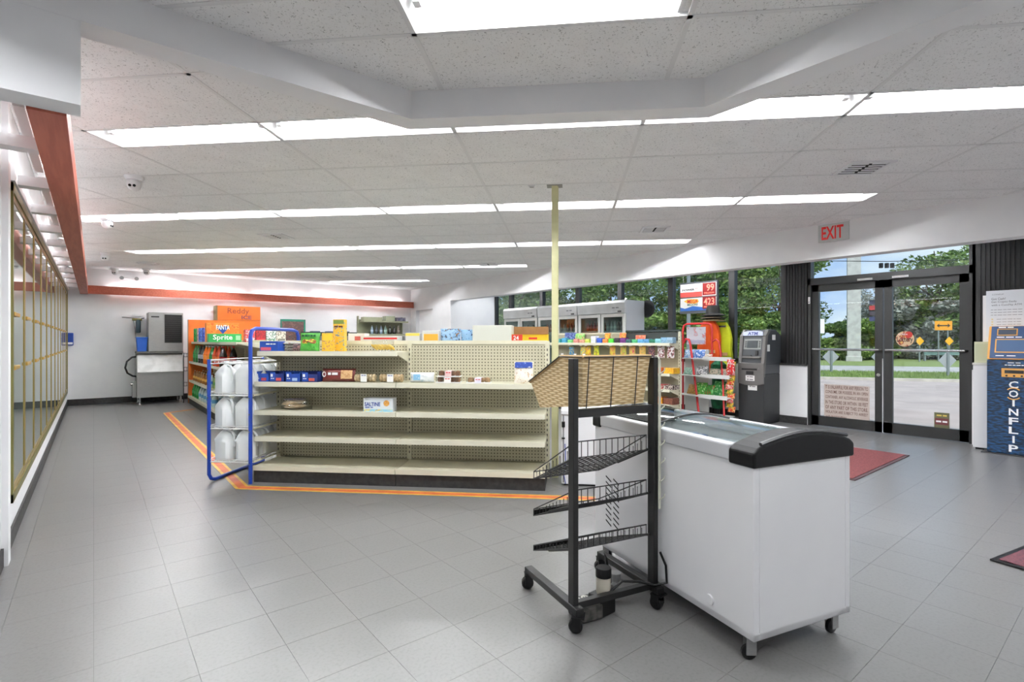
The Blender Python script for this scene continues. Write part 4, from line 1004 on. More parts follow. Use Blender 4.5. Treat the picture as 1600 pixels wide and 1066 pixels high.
# cans and boxes on its top shelf
fb = carton('orange soda carton behind the green soda carton on the top shelf', 'soda carton', (1.60, 9.32, 1.217), 0, .46, .14, .30, printed('orange_ctn', [(226, 120, 34), (232, 140, 50), (214, 96, 26)], 8), None, None)
MB().prism([(-.10, .25), (.10, .25), (.0, .13)], -.003, 0, 'y').build('emblem', ink_blue, fb); text('FANTA', .19, .075, ink_white, fb, (0, -.0045, .235), bold=.02)
carton('green soda carton lying in front of the orange carton', 'soda carton', (1.60, 9.12, 1.217), 0, .46, .14, .13, mat('sprite_green', (38, 160, 76), .4), (.82, .96, .25, .8, mat('mint', (150, 206, 160), .5)), ('Sprite', .27, .10, ink_white, -.035, .066))
for k, c in enumerate([('red and white', [(190, 40, 50), (226, 214, 214), (90, 30, 40)]), ('dark red', [(130, 24, 34), (190, 40, 50), (40, 20, 24)]), ('white printed', [(226, 226, 220), (90, 130, 110), (150, 150, 150)]), ('cream printed', [(220, 214, 200), (120, 120, 110), (180, 150, 120)])]):
    carton('%s soda pack, %s right of the green soda carton' % (c[0], ORD[k]), 'soda pack', (1.60+.34+k*.155, 9.05-.0*k, 1.217), 0, .145, .12, .2-.02*(k > 1), printed('sodapk_%d' % k, c[1], 26), (.1, .9, .1, .3, mat('pk_band_%d' % k, c[1][1], .5)))
for k, c in enumerate([(40, 130, 60), (40, 130, 60), (190, 150, 140), (60, 90, 170), (80, 110, 190), (40, 60, 140)]):
    x = 1.50; y = 11.7-k*.2
    t = thing('can_stack', '%s tall can on the top soda shelf near the orange end panel' % ORD[k], 'can', (x+.04, y, 1.217), 0, 'cans on the top soda shelf')
    MB().lathe([(0, 0), (.028, 0), (.033, .01), (.033, .24), (.027, .255), (0, .255)], 12).build('can_body', printed('can_%d' % k, [c, tuple(min(255, v+40) for v in c)], 20), t, smooth=True); MB().lathe([(0, .255), (.027, .255), (.027, .258), (0, .258)], 12).build('can_lid', chrome, t)
# orange ice sign standing behind
t = thing('ice_sign', 'orange box sign reading ice brand standing above the soda shelving', 'sign', (2.47, 12.55, 0), 0)
MB().box(-.42, .42, 0, .3, 0, 1.68).build('merchandiser', mat('merch_white', (210, 210, 208), .5), t, bevel=.01); MB().box(-.42, .42, -.02, .28, 1.68, 1.99).build('header_box', orange, t); MB().box(-.45, -.42, -.03, .28, 1.68, 1.99).build('header_side', mat('olive_side', (120, 104, 70), .6), t)
text('Reddy', .42, .15, mat('maroon_ink', (120, 50, 30), .5), t, (-.02, -.021, 1.87)); text('ICE', .2, .08, mat('purple_ink', (110, 50, 70), .5), t, (.14, -.021, 1.75), bold=.03)
# ------------------------------------------------------------------ ice machine and back wall things
t = thing('ice_machine', 'stainless ice machine on a bin with slanted door and legs', 'ice machine', (1.03, 12.28, 0), 0)
w = .385
MB().prism([(0, .14), (.62, .14), (.62, .99), (.20, .99), (.03, .62), (0, .60)], -w, w, 'x').build('bin', steel, t, bevel=.006)
d = MB().add([(-w+.015, .022, .625), (w-.015, .022, .625), (w-.015, .185, .975), (-w+.015, .185, .975), (-w+.015, .010, .632), (w-.015, .010, .632), (w-.015, .172, .982), (-w+.015, .172, .982)], [(0, 1, 2, 3), (7, 6, 5, 4), (0, 4, 5, 1), (1, 5, 6, 2), (2, 6, 7, 3), (3, 7, 4, 0)]).build('bin_door', noisy('pale_steel', (206, 207, 206), (190, 191, 190), 6, .35, metal=.3), t)
MB().box(-w+.02, w-.02, -.018, .03, .60, .625).build('door_handle', steel, d)
hd = MB().box(-w+.19-.0, w, .12, .62, 1.03, 1.80).build('ice_head', steel, t, bevel=.008)
MB().box(-w, w, .1, .64, .99, 1.03).build('top_ledge', mat('ledge_dark', (90, 90, 88), .5), t)
MB().box(.07, w-.02, .108, .12, 1.20, 1.76).build('air_grille', black_plastic, hd)
for k in range(13): MB().box(.08, w-.03, .100, .108, 1.22+k*.041, 1.225+k*.041).build('louver', mat('grille_grey', (46, 46, 46), .5), hd)
MB().box(-.15, -.02, .116, .12, 1.70, 1.725).build('badge', ink_black, hd)
for x in (-w+.05, w-.05):
    for y in (.06, .55): MB().lathe([(0, 0), (.028, 0), (.02, .02), (.02, .14), (0, .14)], 10, (x, y, 0)).build('leg', chrome, t)
MB().tube([(-w, .2, .93), (-w-.07, .15, .92), (-w-.15, .12, .84), (-w-.175, .1, .72), (-w-.14, .1, .62), (-w-.06, .12, .56), (-w+.01, .14, .545)], .017, 8).build('hose', black_plastic, t, smooth=True)
MB().lathe([(0, 0), (.03, 0), (.03, .07), (0, .07)], 12, (-w-.09, .2, .40), 'x').build('drain_valve', chrome, t); MB().box(-w-.06, -w, .15, .4, .14, .45).build('side_box', steel, t)
t = thing('blue_bucket', 'blue bin standing on the ice machine ledge', 'bin', (.735, 12.52, 1.03), 0)
MB().prism([(-.075, 0), (.075, 0), (.09, .27), (-.09, .27)], -.1, .1, 'y').build('bin_body', mat('bin_blue', (20, 90, 190), .4), t, bevel=.01); MB().box(-.098, .098, -.108, .108, .262, .28).build('rim', mat('bin_blue2', (30, 104, 204), .4), t, bevel=.004)
t = thing('water_filter', 'wall water filter with brass fittings beside the ice machine', 'water filter', (.70, YB, 0), 0)
MB().lathe([(0, 1.40), (.035, 1.40), (.042, 1.42), (.042, 1.62), (.03, 1.66), (0, 1.66)], 12, (.0, -.12, 0)).build('cartridge', mat('filter_dark', (60, 80, 90), .4), t, smooth=True)
MB().tube([(-.26, -.03, 1.71), (-.1, -.05, 1.70), (.04, -.1, 1.68), (.1, -.12, 1.70)], .012, 6).tube([(-.08, -.1, 1.66), (-.05, -.1, 1.45), (-.04, -.1, 1.31)], .006, 6).build('pipe', chrome, t); MB().lathe([(0, -.08), (.022, -.08), (.022, .08), (0, .08)], 10, (-.02, -.1, 1.665), 'x').build('fitting', gold_dk, t)
MB().box(-.1, .06, -.02, 0, 1.74, 1.78).build('wall_plate', white_enamel, t)
t = thing('wire_basket_stand', 'black wire basket stand against the orange end panel', 'rack', (1.56, 12.22, 0), 0)
b = MB()
for x in (-.16, .0):
    for y in (-.02, .0): b.tube([(x, y, 0), (x, y, 1.0)], .008, 5)
b.build('frame', bwire, t)
for z in (.34, .64, .92):
    b = MB()
    for k in range(7): b.tube([(-.16+k*.05, -.06, z+.07), (-.16+k*.05, -.06, z), (-.16+k*.05, .02, z)], .004, 4)
    b.tube([(-.16, -.06, z+.07), (.14, -.06, z+.07)], .005, 4).tube([(-.16, -.06, z), (.14, -.06, z)], .005, 4); b.build('basket', bwire, t)
t = thing('wall_dispenser', 'small blue dispenser on the back wall by the cooler doors', 'dispenser', (-.36, YB-.001, 1.15), 0)
MB().box(-.03, .06, -.08, 0, 0, .24).build('case', mat('disp_blue', (30, 70, 160), .4), t, bevel=.012); MB().box(-.02, .05, -.082, -.08, .02, .06).build('window', ink_white, t)
# wall shelf at the back right with bottles
ol = noisy('olive_enamel', (156, 158, 132), (148, 150, 124), 6, .5)
t = thing('wall_shelf', 'olive metal wall shelf unit on the back wall', 'shelf', (5.94, YB-.02, 0), 0)
MB().box(-.60, .60, 0, .015, .6, 1.80).build('back_panel', ol, t)
for x in (-.64, .60): MB().box(x, x+.03, -.05, .015, .6, 1.88).build('upright', ol, t)
for z in (1.74, 1.40, 1.0): MB().prism([(-.60, -.0), (.64, 0), (.64, -.36), (-.60, -.36)], z-.02, z+.02).build('shelf_plate', ol, t)
carton('grey green box on top of the wall shelf', 'box', (6.1, 12.70, 1.761), 0, .26, .2, .13, mat('gg_box', (150, 156, 134), .6), (.1, .9, .2, .8, ol))
carton('dark printed carton at the end of the wall shelf', 'box', (6.40, 12.68, 1.761), 0, .26, .2, .10, printed('dark_ctn', [(90, 90, 110), (150, 130, 130), (60, 60, 80)], 20), (.1, .9, .2, .8, printed('dark_ctn2', [(70, 70, 90), (130, 130, 150)], 20)))
o = carton('low olive carton on the left end of the wall shelf', 'box', (5.62, 12.70, 1.761), 0, .5, .2, .09, ol, (.1, .9, .2, .8, ol))
for k in range(7):
    c = [(150, 170, 190), (60, 64, 70), (130, 150, 170), (150, 180, 170), (40, 44, 40), (46, 44, 44), (110, 100, 90)][k]
    bottle('%s small bottle from the end on the olive wall shelf' % ORD[k], 'bottle', (5.62+k*.125, 12.78, 1.421), c, tuple(min(255, q+40) for q in c), (226, 226, 226), .22, .042, 'bottles on the wall shelf')
t = thing('menu_board', 'teal framed menu board at the back of the store', 'menu board', (3.69, 12.9, 0), 0)
MB().box(-.25, .25, 0, .04, 1.1, 1.72).build('board', printed('menu_print', [(96, 70, 66), (130, 90, 80), (60, 70, 66)], 10), t)
tl = mat('teal', (20, 120, 96), .4); MB().box(-.25, .29, -.01, .05, 1.70, 1.75).box(.25, .29, -.01, .05, .9, 1.75).box(-.27, -.25, -.01, .05, .9, 1.75).build('frame', tl, t)
MB().box(-.2, .2, .05, .08, 0, 1.6).build('stand', black_metal, t)
t = thing('drink_counter', 'dark topped drinks counter along the back wall', 'counter', (4.65, 12.5, 0), 0)
MB().box(-.75, .42, 0, .46, 0, 1.36).build('cabinet', mat('counter_grey', (120, 122, 120), .5), t); MB().box(-.78, .45, -.02, .47, 1.36, 1.45).build('top', mat('top_dark', (22, 44, 40), .4), t, bevel=.006)
for k in range(3): MB().box(-.6+k*.36, -.42+k*.36, .1, .3, 1.45, 1.47).build('cover', mat('cover_navy', (40, 60, 100), .4), t)

# ------------------------------------------------------------------ glass door merchandisers by the window
cool_side = mat('cooler_silver', (186, 190, 194), .4); cool_front = noisy('cooler_header', (196, 198, 198), (186, 188, 188), 5, .4)
can_kinds = [(170, 40, 44), (150, 60, 40), (210, 210, 214), (60, 44, 40), (190, 90, 40)]
for n, (y0, y1) in enumerate([(6.18, 7.38), (7.40, 8.60), (8.63, 9.83)]):
    lab = ['two door glass merchandiser cooler nearest the lottery sign', 'middle glass merchandiser cooler of the three by the window', 'glass merchandiser cooler farthest from the lottery sign'][n]
    t = thing('merchandiser_cooler', lab, 'cooler', (7.66, y1, 0), -90, 'glass door coolers by the storefront'); W = y1-y0; D = .56
    b = MB().box(0, .04, .03, D, .08, 2.0).box(W-.04, W, .03, D, .08, 2.0).box(.041, W-.041, D-.03, D-.001, .081, 1.999).box(.041, W-.041, .031, D-.031, 1.93, 1.999).box(.041, W-.041, .031, D-.031, .081, .3)
    b.build('cabinet', cool_side, t)
    hp = [(-.02, 1.76), (.03, 1.76), (.03, 2.0), (.01, 2.0), (-.03, 1.95)]
    hh = MB().prism(hp, 0, W, 'x').build('header', cool_front, t)
    text('~~', .16, .03, mat('header_ink', (110, 112, 114), .5), hh, (W-.22, -.027, 1.86)); MB().box(W-.16, W-.08, -.034, -.024, 1.775, 1.80).build('lock', black_plastic, hh)
    MB().box(.04, W-.04, D-.05, D-.032, .3, 1.93).build('liner', mat('cool_liner', (190, 204, 200), .5), t)
    for q in range(2):
        a, c = q*W/2+.01, (q+1)*W/2-.01
        dr_ = MB().box(a, a+.06, -.005, .03, .3, 1.75).box(c-.06, c, -.005, .03, .3, 1.75).box(a+.06, c-.06, -.005, .03, 1.69, 1.75).box(a+.06, c-.06, -.005, .03, .3, .37).build('glass_door', mat('door_grey', (206, 208, 204), .4), t)
        MB().box(a+.06, c-.06, .008, .014, .37, 1.69).build('pane', glass_mat('cooler_pane', (214, 230, 226), .08, .4), dr_)
        hx = c-.03 if q == 0 else a+.03
        MB().tube([(hx, -.01, 1.35), (hx, -.05, 1.33), (hx, -.05, 1.07), (hx, -.01, 1.05)], .011, 6).build('handle', chrome, dr_)
    for z in (1.43, 1.10, .75, .42): MB().box(.04, W-.04, .08, D-.05, z-.012, z).build('shelf', white_enamel, t)
    for k in range(12 if n == 0 else (10 if n == 1 else 6)):
        c = can_kinds[(k//3+n) % 5]
        x = .12+k*(W-.24)/(11 if n == 0 else (9 if n == 1 else 5))
        bottle('%s bottle on the top rack of the %s cooler by the window' % (ORD[k], ['first', 'second', 'third'][n]), 'bottle', (7.66+.16, y1-x, 1.431), c, tuple(min(255, q+60) for q in c), (220, 220, 220), .19, .032, 'drinks in the glass coolers')
t = thing('window_disc', 'round black disc on the window just behind the glass cooler', 'sign', (8.235, 6.12, 1.85), -90)
MB().lathe([(0, .0), (.16, .0), (.16, -.008), (.13, -.014), (.08, -.018), (0, -.02)], 20, (0, 0, 0), 'y').build('dome', black_plastic, t, smooth=True); MB().lathe([(.155, .004), (.168, .004), (.168, -.014), (.155, -.014)], 20, (0, 0, 0), 'y').build('rim', black_metal, t)

# ------------------------------------------------------------------ candy shelving along the storefront
CX = 6.62
cg = thing('candy_shelf', 'cream candy shelving with peg hooks in front of the glass coolers', 'shelving', (CX+.28, 7.2, 0), -90)
CL = 2.67
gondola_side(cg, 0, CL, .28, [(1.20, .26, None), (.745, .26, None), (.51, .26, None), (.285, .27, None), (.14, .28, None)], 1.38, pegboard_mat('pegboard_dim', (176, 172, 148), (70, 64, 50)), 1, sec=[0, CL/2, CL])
MB().box(CL*.62, CL, -.02, .03, 1.37, 1.41).build('dark_cap', mat('cap_dark', (26, 40, 38), .5), cg); MB().box(CL*.62, CL-.02, -.03, -.015, 1.24, 1.37).build('dark_board', mat('board_dark', (40, 46, 44), .6), cg)
names = [('teal mint', (70, 170, 170)), ('aqua gum', (60, 150, 190)), ('light green gum', (110, 190, 110)), ('pink candy', (206, 130, 120)), ('coral candy', (214, 150, 120)), ('lime candy', (190, 206, 80)), ('white mint', (214, 220, 230)), ('royal blue gum', (40, 80, 180)), ('orange candy', (232, 130, 50)), ('neon green candy', (70, 200, 50)), ('black licorice', (40, 36, 44)), ('purple candy', (96, 40, 110)), ('dark teal gum', (30, 80, 80)), ('green gum', (60, 160, 100)), ('sky blue gum', (80, 150, 200)), ('blue mint', (70, 130, 180)), ('forest green gum', (20, 100, 70)), ('pale blue gum', (120, 180, 190)), ('steel blue gum', (110, 150, 180)), ('grey blue mint', (130, 160, 180))]
for k, (nm, c) in enumerate(names):
    px = 874+k*9.2
    y = yp(px, CX+.1)
    hh = [.075, .09, .06, .07, .06, .07, .12, .085, .07, .075, .085, .085, .06, .06, .065, .065, .06, .07, .09, .09][k]
    carton('%s box in the top row of candy, %s from the cream pole' % (nm, (ORD+['fifteenth', 'sixteenth', 'seventeenth', 'eighteenth', 'nineteenth', 'twentieth'])[k]), 'candy box', (CX+.06, y, 1.201), -90, .105, .09, hh, printed('candy_%d' % k, [c, c, tuple(min(255, v+70) for v in c), tuple(int(v*.5) for v in c)], 34), (.1, .9, .55, .9, mat('candyface_%d' % k, tuple(min(255, v+30) for v in c), .4)), group='top row of candy boxes', name='candy_box')
for k, (px, c, w) in enumerate([(890, [(40, 60, 130), (120, 150, 200), (70, 80, 120)], .3), (905, [(130, 200, 90), (180, 220, 150), (200, 90, 70)], .24), (948, [(226, 170, 50), (214, 60, 40), (240, 200, 80)], .12), (972, [(222, 110, 60), (230, 180, 50), (190, 60, 40)], .14), (1000, [(206, 90, 60), (230, 150, 110)], .2)]):
    pouch('%s bag standing behind the top row of candy boxes' % ['blue striped chip', 'lime green chip', 'yellow candy', 'orange candy', 'red candy'][k], 'candy bag', (CX+.215, yp(px, CX+.215), 1.201), -90, w, [.19, .17, .17, .17, .13][k], .05, printed('topbag_%d' % k, c, 16), rx=-.15)
peg = [(893, [(60, 130, 180), (220, 210, 90), (40, 90, 150)], 'blue and yellow'), (911, [(226, 200, 60), (60, 150, 170), (230, 120, 60)], 'yellow teal topped'), (919, [(226, 200, 60), (200, 90, 50), (60, 150, 170)], 'yellow printed'), (932, [(220, 210, 50), (120, 170, 60), (200, 80, 50)], 'lemon yellow'), (957, [(214, 190, 70), (220, 120, 80), (150, 180, 80)], 'gold fruit'), (974, [(190, 190, 80), (220, 150, 90), (110, 160, 80)], 'olive fruit'), (988, [(214, 190, 90), (226, 130, 120), (200, 80, 70)], 'peach fruit'), (1004, [(220, 190, 90), (220, 140, 90), (170, 180, 90)], 'golden ring'), (1018, [(80, 60, 70), (170, 110, 100), (40, 50, 80)], 'dark brown'), (1033, [(222, 220, 220), (150, 90, 90), (60, 60, 60)], 'white and maroon'), (1048, [(222, 220, 220), (150, 80, 80), (70, 70, 70)], 'white and grey')]
def peg_bag(lab, px, z, w, h, cols, key):
    t = pouch(lab, 'candy bag', (CX+.10, yp(px, CX+.10), z-h), -90, w, h, .03, printed('peg_'+key, cols, 20), group='peg bags on the candy shelving', name='peg_bag')
    MB().tube([(0, .15, h-.012), (0, -.05, h-.012), (0, -.056, h+.004)], .003, 5).build('peg_hook', chrome, t)
    MB().box(-.03, .03, -.06, -.057, h-.005, h+.03).build('price_tag', paper_white, t)
for k, (px, c, nm) in enumerate(peg): peg_bag('%s candy bag in the upper row of peg hooks' % nm, px, 1.155, .125, .175, c, str(k))
for k, (px, c, nm) in enumerate([(869, [(60, 150, 180), (220, 200, 70)], 'teal'), (880, [(206, 60, 120), (230, 120, 170), (80, 60, 150)], 'pink'), (900, [(120, 190, 80), (180, 220, 120)], 'green'), (914, [(150, 200, 90), (90, 160, 60)], 'apple green'), (872, [(190, 50, 60), (226, 120, 120)], 'red')]):
    peg_bag('%s candy bag in the lower row of peg hooks' % nm, px+(2 if k < 4 else 0), .98 if k < 4 else .85, .125, .15, c, 'b%d' % k)
for k, (px, z, c, nm, w, h) in enumerate([(1029, .746, [(206, 110, 40), (190, 90, 40)], 'orange', .17, .085), (1047, .746, [(226, 180, 40), (214, 150, 40)], 'golden', .17, .085), (1031, .511, [(176, 50, 44), (214, 190, 180), (120, 30, 30)], 'red and white', .2, .07), (1047, .511, [(60, 40, 40), (200, 190, 180)], 'brown and white', .15, .06), (1029, .286, [(226, 170, 40), (214, 90, 40)], 'yellow and red', .17, .095), (1046, .286, [(90, 50, 40), (120, 70, 50)], 'chocolate brown', .16, .095)]):
    carton('%s candy bar carton on the %s candy shelf' % (nm, {.746: 'middle', .511: 'lower', .286: 'lowest visible'}[z]), 'candy carton', (CX+.06, yp(px, CX+.1), z), -90, w, .17, h, printed('bar_%d' % k, c, 22), (.05, .95, .2, .85, printed('barf_%d' % k, c[::-1], 26)), name='candy_carton')

# ------------------------------------------------------------------ red wire frame rack with papers and snacks
red_t = mat('red_enamel', (200, 48, 52), .4)
rr = thing('snack_rack', 'red tube frame rack with white shelves of snacks beside the cash machine', 'rack', (7.62, 4.95, 0), -90)
RWd = .92
for x in (0, .40):
    pass
MB().tube([(0, 0, 0), (0, 0, 1.42), (.02, 0, 1.49), (.07, 0, 1.515), (.45, 0, 1.515), (.5, 0, 1.49), (.52, 0, 1.42), (.52, 0, 1.0)], .016, 8).build('side_frame', red_t, rr, smooth=True)
MB().tube([(.02, -.01, 1.2), (.07, -.03, 1.27), (.14, -.05, 1.26), (.18, -.07, 1.18), (.24, -.10, .9), (.36, -.18, .4), (.46, -.26, 0)], .017, 8).build('side_frame', red_t, rr, smooth=True)
MB().tube([(.52, 0, 1.22), (.60, -.02, 1.26), (.66, -.04, 1.22), (.70, -.06, 1.05), (.77, -.12, .6), (.86, -.24, 0)], .014, 8).build('side_frame', red_t, rr, smooth=True)
MB().box(.03, .46, .01, .02, .1, 1.1).build('side_panel', mat('rack_panel', (222, 224, 222), .5), rr)
wp = mat('rack_white', (228, 228, 226), .4)
for z, dp in ((.96, .14), (.69, .2), (.38, .26), (.09, .32)):
    s = MB().prism([(.02, .0), (.50, .0), (.90, -.0), (.92, -dp), (.50, -dp-.04), (.06, -dp+.02)], z-.012, z).build('shelf', wp, rr)
    MB().box(.46, .93, -dp-.03, -dp-.02, z-.03, z+.03).build('price_rail', wp, s)
t = thing('lottery_poster', 'small grey lottery flyer in the top of the red rack', 'flyer', (7.60, 4.70, 0), -90)
MB().box(-.17, .17, 0, .006, 1.18, 1.46).build('sheet', printed('flyer', [(196, 196, 204), (186, 182, 192), (200, 130, 130), (176, 176, 190)], 6), t); MB().box(-.15, .15, -.004, 0, 1.2, 1.25).build('caption', mat('cap_lilac', (170, 168, 190), .5), t)
for k, (x, z, c, nm, w, h) in enumerate([(.16, .961, [(110, 150, 190), (200, 210, 220), (60, 90, 130)], 'blue topped chip bag on the upper tier of the red rack', .16, .14), (.34, .961, [(60, 110, 180), (210, 216, 226), (30, 60, 120)], 'blue and white chip bag on the upper tier of the red rack', .2, .14), (.5, .961, [(206, 196, 180), (150, 90, 60), (226, 220, 210)], 'folded newsprint bundle on the upper tier of the red rack', .14, .07), (.14, .691, [(130, 170, 150), (190, 206, 200), (80, 120, 110)], 'sea green snack bag on the second tier of the red rack', .18, .12), (.38, .691, [(206, 206, 208), (70, 60, 60), (150, 160, 170)], 'grey snack bag on the second tier of the red rack', .2, .16), (.62, .691, [(170, 160, 140), (90, 110, 90), (60, 60, 56)], 'dull printed box bag on the second tier of the red rack', .2, .12), (.8, .691, [(150, 140, 130), (190, 180, 160), (90, 70, 60)], 'beige snack bag at the end of the second tier of the red rack', .14, .12), (.2, .381, [(176, 130, 60), (120, 90, 40), (200, 160, 90)], 'tan snack bag on the third tier of the red rack', .17, .16), (.36, .381, [(60, 140, 50), (120, 180, 80), (220, 220, 200)], 'grass green chip bag on the third tier of the red rack', .2, .2), (.5, .381, [(70, 150, 60), (40, 110, 40), (206, 60, 50)], 'green and red chip bag on the third tier of the red rack', .2, .17), (.66, .381, [(40, 120, 60), (90, 170, 80), (200, 200, 190)], 'dark green chip bag on the third tier of the red rack', .22, .24), (.82, .381, [(80, 150, 60), (190, 190, 170), (150, 60, 50)], 'leaf green chip bag at the end of the third tier of the red rack', .18, .2)]):
    pouch(nm, 'snack bag', (7.62-.09, 4.95-x, z), -90+random.uniform(-12, 12), w, h, .05, printed('rr_%d' % k, c, 20), rx=-.35)
t = thing('folded_umbrella', 'green cloth bundle hanging behind the red rack', 'cloth bundle', (7.80, 4.42, 0), 0)
MB().lathe([(0, .14), (.10, .16), (.12, .3), (.08, .42), (.11, .5), (.09, .6), (.13, .72), (.12, .86), (.05, .92), (0, .92)], 9).build('cloth', noisy('green_cloth', (30, 110, 70), (20, 80, 52), 12, .8), t, smooth=True); MB().lathe([(0, 0), (.07, 0), (.07, .02), (.015, .03), (.015, .15), (0, .15)], 12).build('stand', black_metal, t)
# high visibility jackets under a stack of hats
t = thing('hat_stand', 'tall black stand carrying jackets and hats by the window', 'stand', (7.98, 4.62, 0), 0)
MB().lathe([(0, 0), (.16, 0), (.16, .02), (.02, .03), (.016, 1.66), (0, 1.66)], 14).build('stand_pole', black_metal, t); MB().box(-.012, .012, -.22, .22, 1.46, 1.485).build('hanger_bar', black_metal, t)
def jacket(lab, x, y, cm, w, z0, z1, th):
    t = thing('safety_jacket', lab, 'jacket', (x, y, 0), -90)
    n = 10; vs = []; fs = []
    for j in range(n+1):
        v = j/n; z = z0+(z1-z0)*v
        hw = w/2*(1-.10*v) if v < .8 else w/2*(.9-.45*((v-.8)/.2)**1.6)
        for i in range(14):
            a = 2*PI*i/14; ca, sa = math.cos(a), math.sin(a)
            vs.append((hw*math.copysign(abs(ca)**.6, ca)+.006*math.sin(j*2+i), th*(1-.4*v)*math.copysign(abs(sa)**.7, sa)+.012*math.sin(i*2.2)*(1-v), z))
    for j in range(n):
        for i in range(14): fs.append((j*14+i, j*14+(i+1) % 14, (j+1)*14+(i+1) % 14, (j+1)*14+i))
    fs += [tuple(range(14))[::-1], tuple(n*14+i for i in range(14))]
    MB().add(vs, fs).build('cloth', cm, t, smooth=True)
    MB().box(-w*.38, w*.38, -th-.016, -th-.006, z0+(z1-z0)*.38, z0+(z1-z0)*.44).build('reflective_band', mat('reflective', (206, 170, 120), .4), t)
jacket('orange safety jacket hanging behind the red rack', 7.93, 4.66, noisy('hi_vis_orange', (246, 104, 30), (236, 88, 22), 6, .8), .42, .72, 1.56, .09)
jacket('yellow safety jacket hanging behind the orange one', 8.04, 4.52, noisy('hi_vis_yellow', (214, 226, 40), (200, 210, 30), 6, .8), .42, .66, 1.54, .07)
for k, (c, nm, rr_) in enumerate([((150, 130, 90), 'tan', .205), ((96, 84, 64), 'brown', .20), ((42, 40, 36), 'black', .195)]):
    t = thing('brim_hat', '%s brimmed hat, %s of the stack on the jacket stand' % (nm, ['lowest', 'middle', 'topmost'][k]), 'hat', (7.98, 4.62, 1.575+k*.045), 0, 'stacked hats')
    hm_ = noisy('hat_%s' % nm, c, tuple(int(v*.75) for v in c), 16, .85)
    MB().lathe([(0, .012), (.11, .012), (rr_, -.012), (rr_, -.006), (.115, .022), (0, .022)], 22).build('brim', hm_, t, smooth=True)
    MB().lathe([(0, .02), (.112, .02), (.108, .11), (.095, .15), (.06, .158), (0, .150)], 22).build('crown', hm_, t, smooth=True)
    MB().lathe([(.1125, .022), (.1135, .022), (.112, .05), (.111, .05)], 22).build('band', ink_black, t)
# garland of colourful snack packets on a strip
gs = thing('packet_strip', 'hanging strip of red and yellow snack packets by the cash machine', 'snack strip', (7.50, 4.06, 0), -90)
MB().box(-.006, .006, .03, .034, .16, .98).build('strip', sm, gs)
for k in range(11):
    z = .16+k*.068
    pouch_mesh(.12, .085, .04, seed=30+k).build('packet', printed('packet_%d' % (k % 3), [[(200, 50, 44), (226, 180, 50), (240, 220, 200)], [(226, 180, 50), (90, 150, 60), (200, 60, 50)], [(206, 70, 60), (226, 200, 190), (150, 40, 40)]][k % 3], 24), gs, (random.uniform(-.02, .02), random.uniform(-.02, .01), z), (-.3, 0, random.uniform(-.4, .4)), smooth=True)
pouch('red striped bag hanging at the top of the packet strip', 'snack bag', (7.46, 4.02, .72), -100, .13, .24, .05, printed('red_strip_bag', [(206, 44, 44), (240, 230, 226), (200, 40, 40)], 14), rx=.1)

# ------------------------------------------------------------------ lottery jackpot sign in the window
t = thing('jackpot_sign', 'lottery jackpot sign with red number displays hanging in the window', 'sign', (8.10, 4.97, 2.0), -90)
MB().box(-.355, .355, 0, .05, -.285, .255).build('case', mat('sign_case', (70, 76, 80), .5), t)
MB().box(-.34, .34, -.004, 0, .0, .225).build('upper_face', paper_white, t); MB().box(-.34, .34, -.004, 0, -.24, -.02).build('lower_face', paper_white, t)
MB().box(-.34, .08, -.006, -.004, .0, .085).build('red_band', mat('power_red', (206, 80, 72), .5), t)
MB().prism([(-.34, -.24), (.34, -.24), (.34, -.16), (.12, -.19), (-.1, -.16), (-.25, -.2), (-.34, -.175)], -.006, -.004, 'y').build('blue_wave', mat('wave_blue', (44, 100, 180), .5), t)
text('POWER', .24, .035, ink_black, t, (-.18, -.007, .125), bold=.02); text('BALL', .09, .022, ink_red, t, (-.0, -.007, .142))
MB().prism([(-.27, -.07), (-.2, -.035), (0, -.045), (.02, -.09), (-.04, -.12), (-.2, -.11)], -.0062, -.004, 'y').build('gold_burst', mat('burst', (232, 180, 60), .5), t)
text('MEGA', .2, .062, ink_red, t, (-.1, -.008, -.078), bold=.02); text('MILLIONS', .2, .036, mat('mm_green', (40, 90, 70), .5), t, (-.1, -.008, -.135), bold=.015)
led = mat('led_panel', (120, 16, 18), .4); lit = mat('led_digit', (255, 120, 100), .4, emit=1.5)
for zz, s, cap_ in ((.115, '99', 'MILLION'), (-.12, '423', 'MILLION')):
    MB().box(.09, .33, -.008, -.004, zz-.10, zz+.105).build('led_panel', led, t); text(s, .19 if len(s) == 3 else .135, .115, lit, t, (.212 if len(s) == 3 else .235, -.010, zz+.025), bold=.01); text(cap_, .18, .026, lit, t, (.212, -.010, zz-.065))
MB().tube([(-.3, .025, .25), (-.3, .025, .55)], .003, 4).tube([(.3, .025, .25), (.3, .025, .55)], .003, 4).build('hanging_chain', chrome, t)

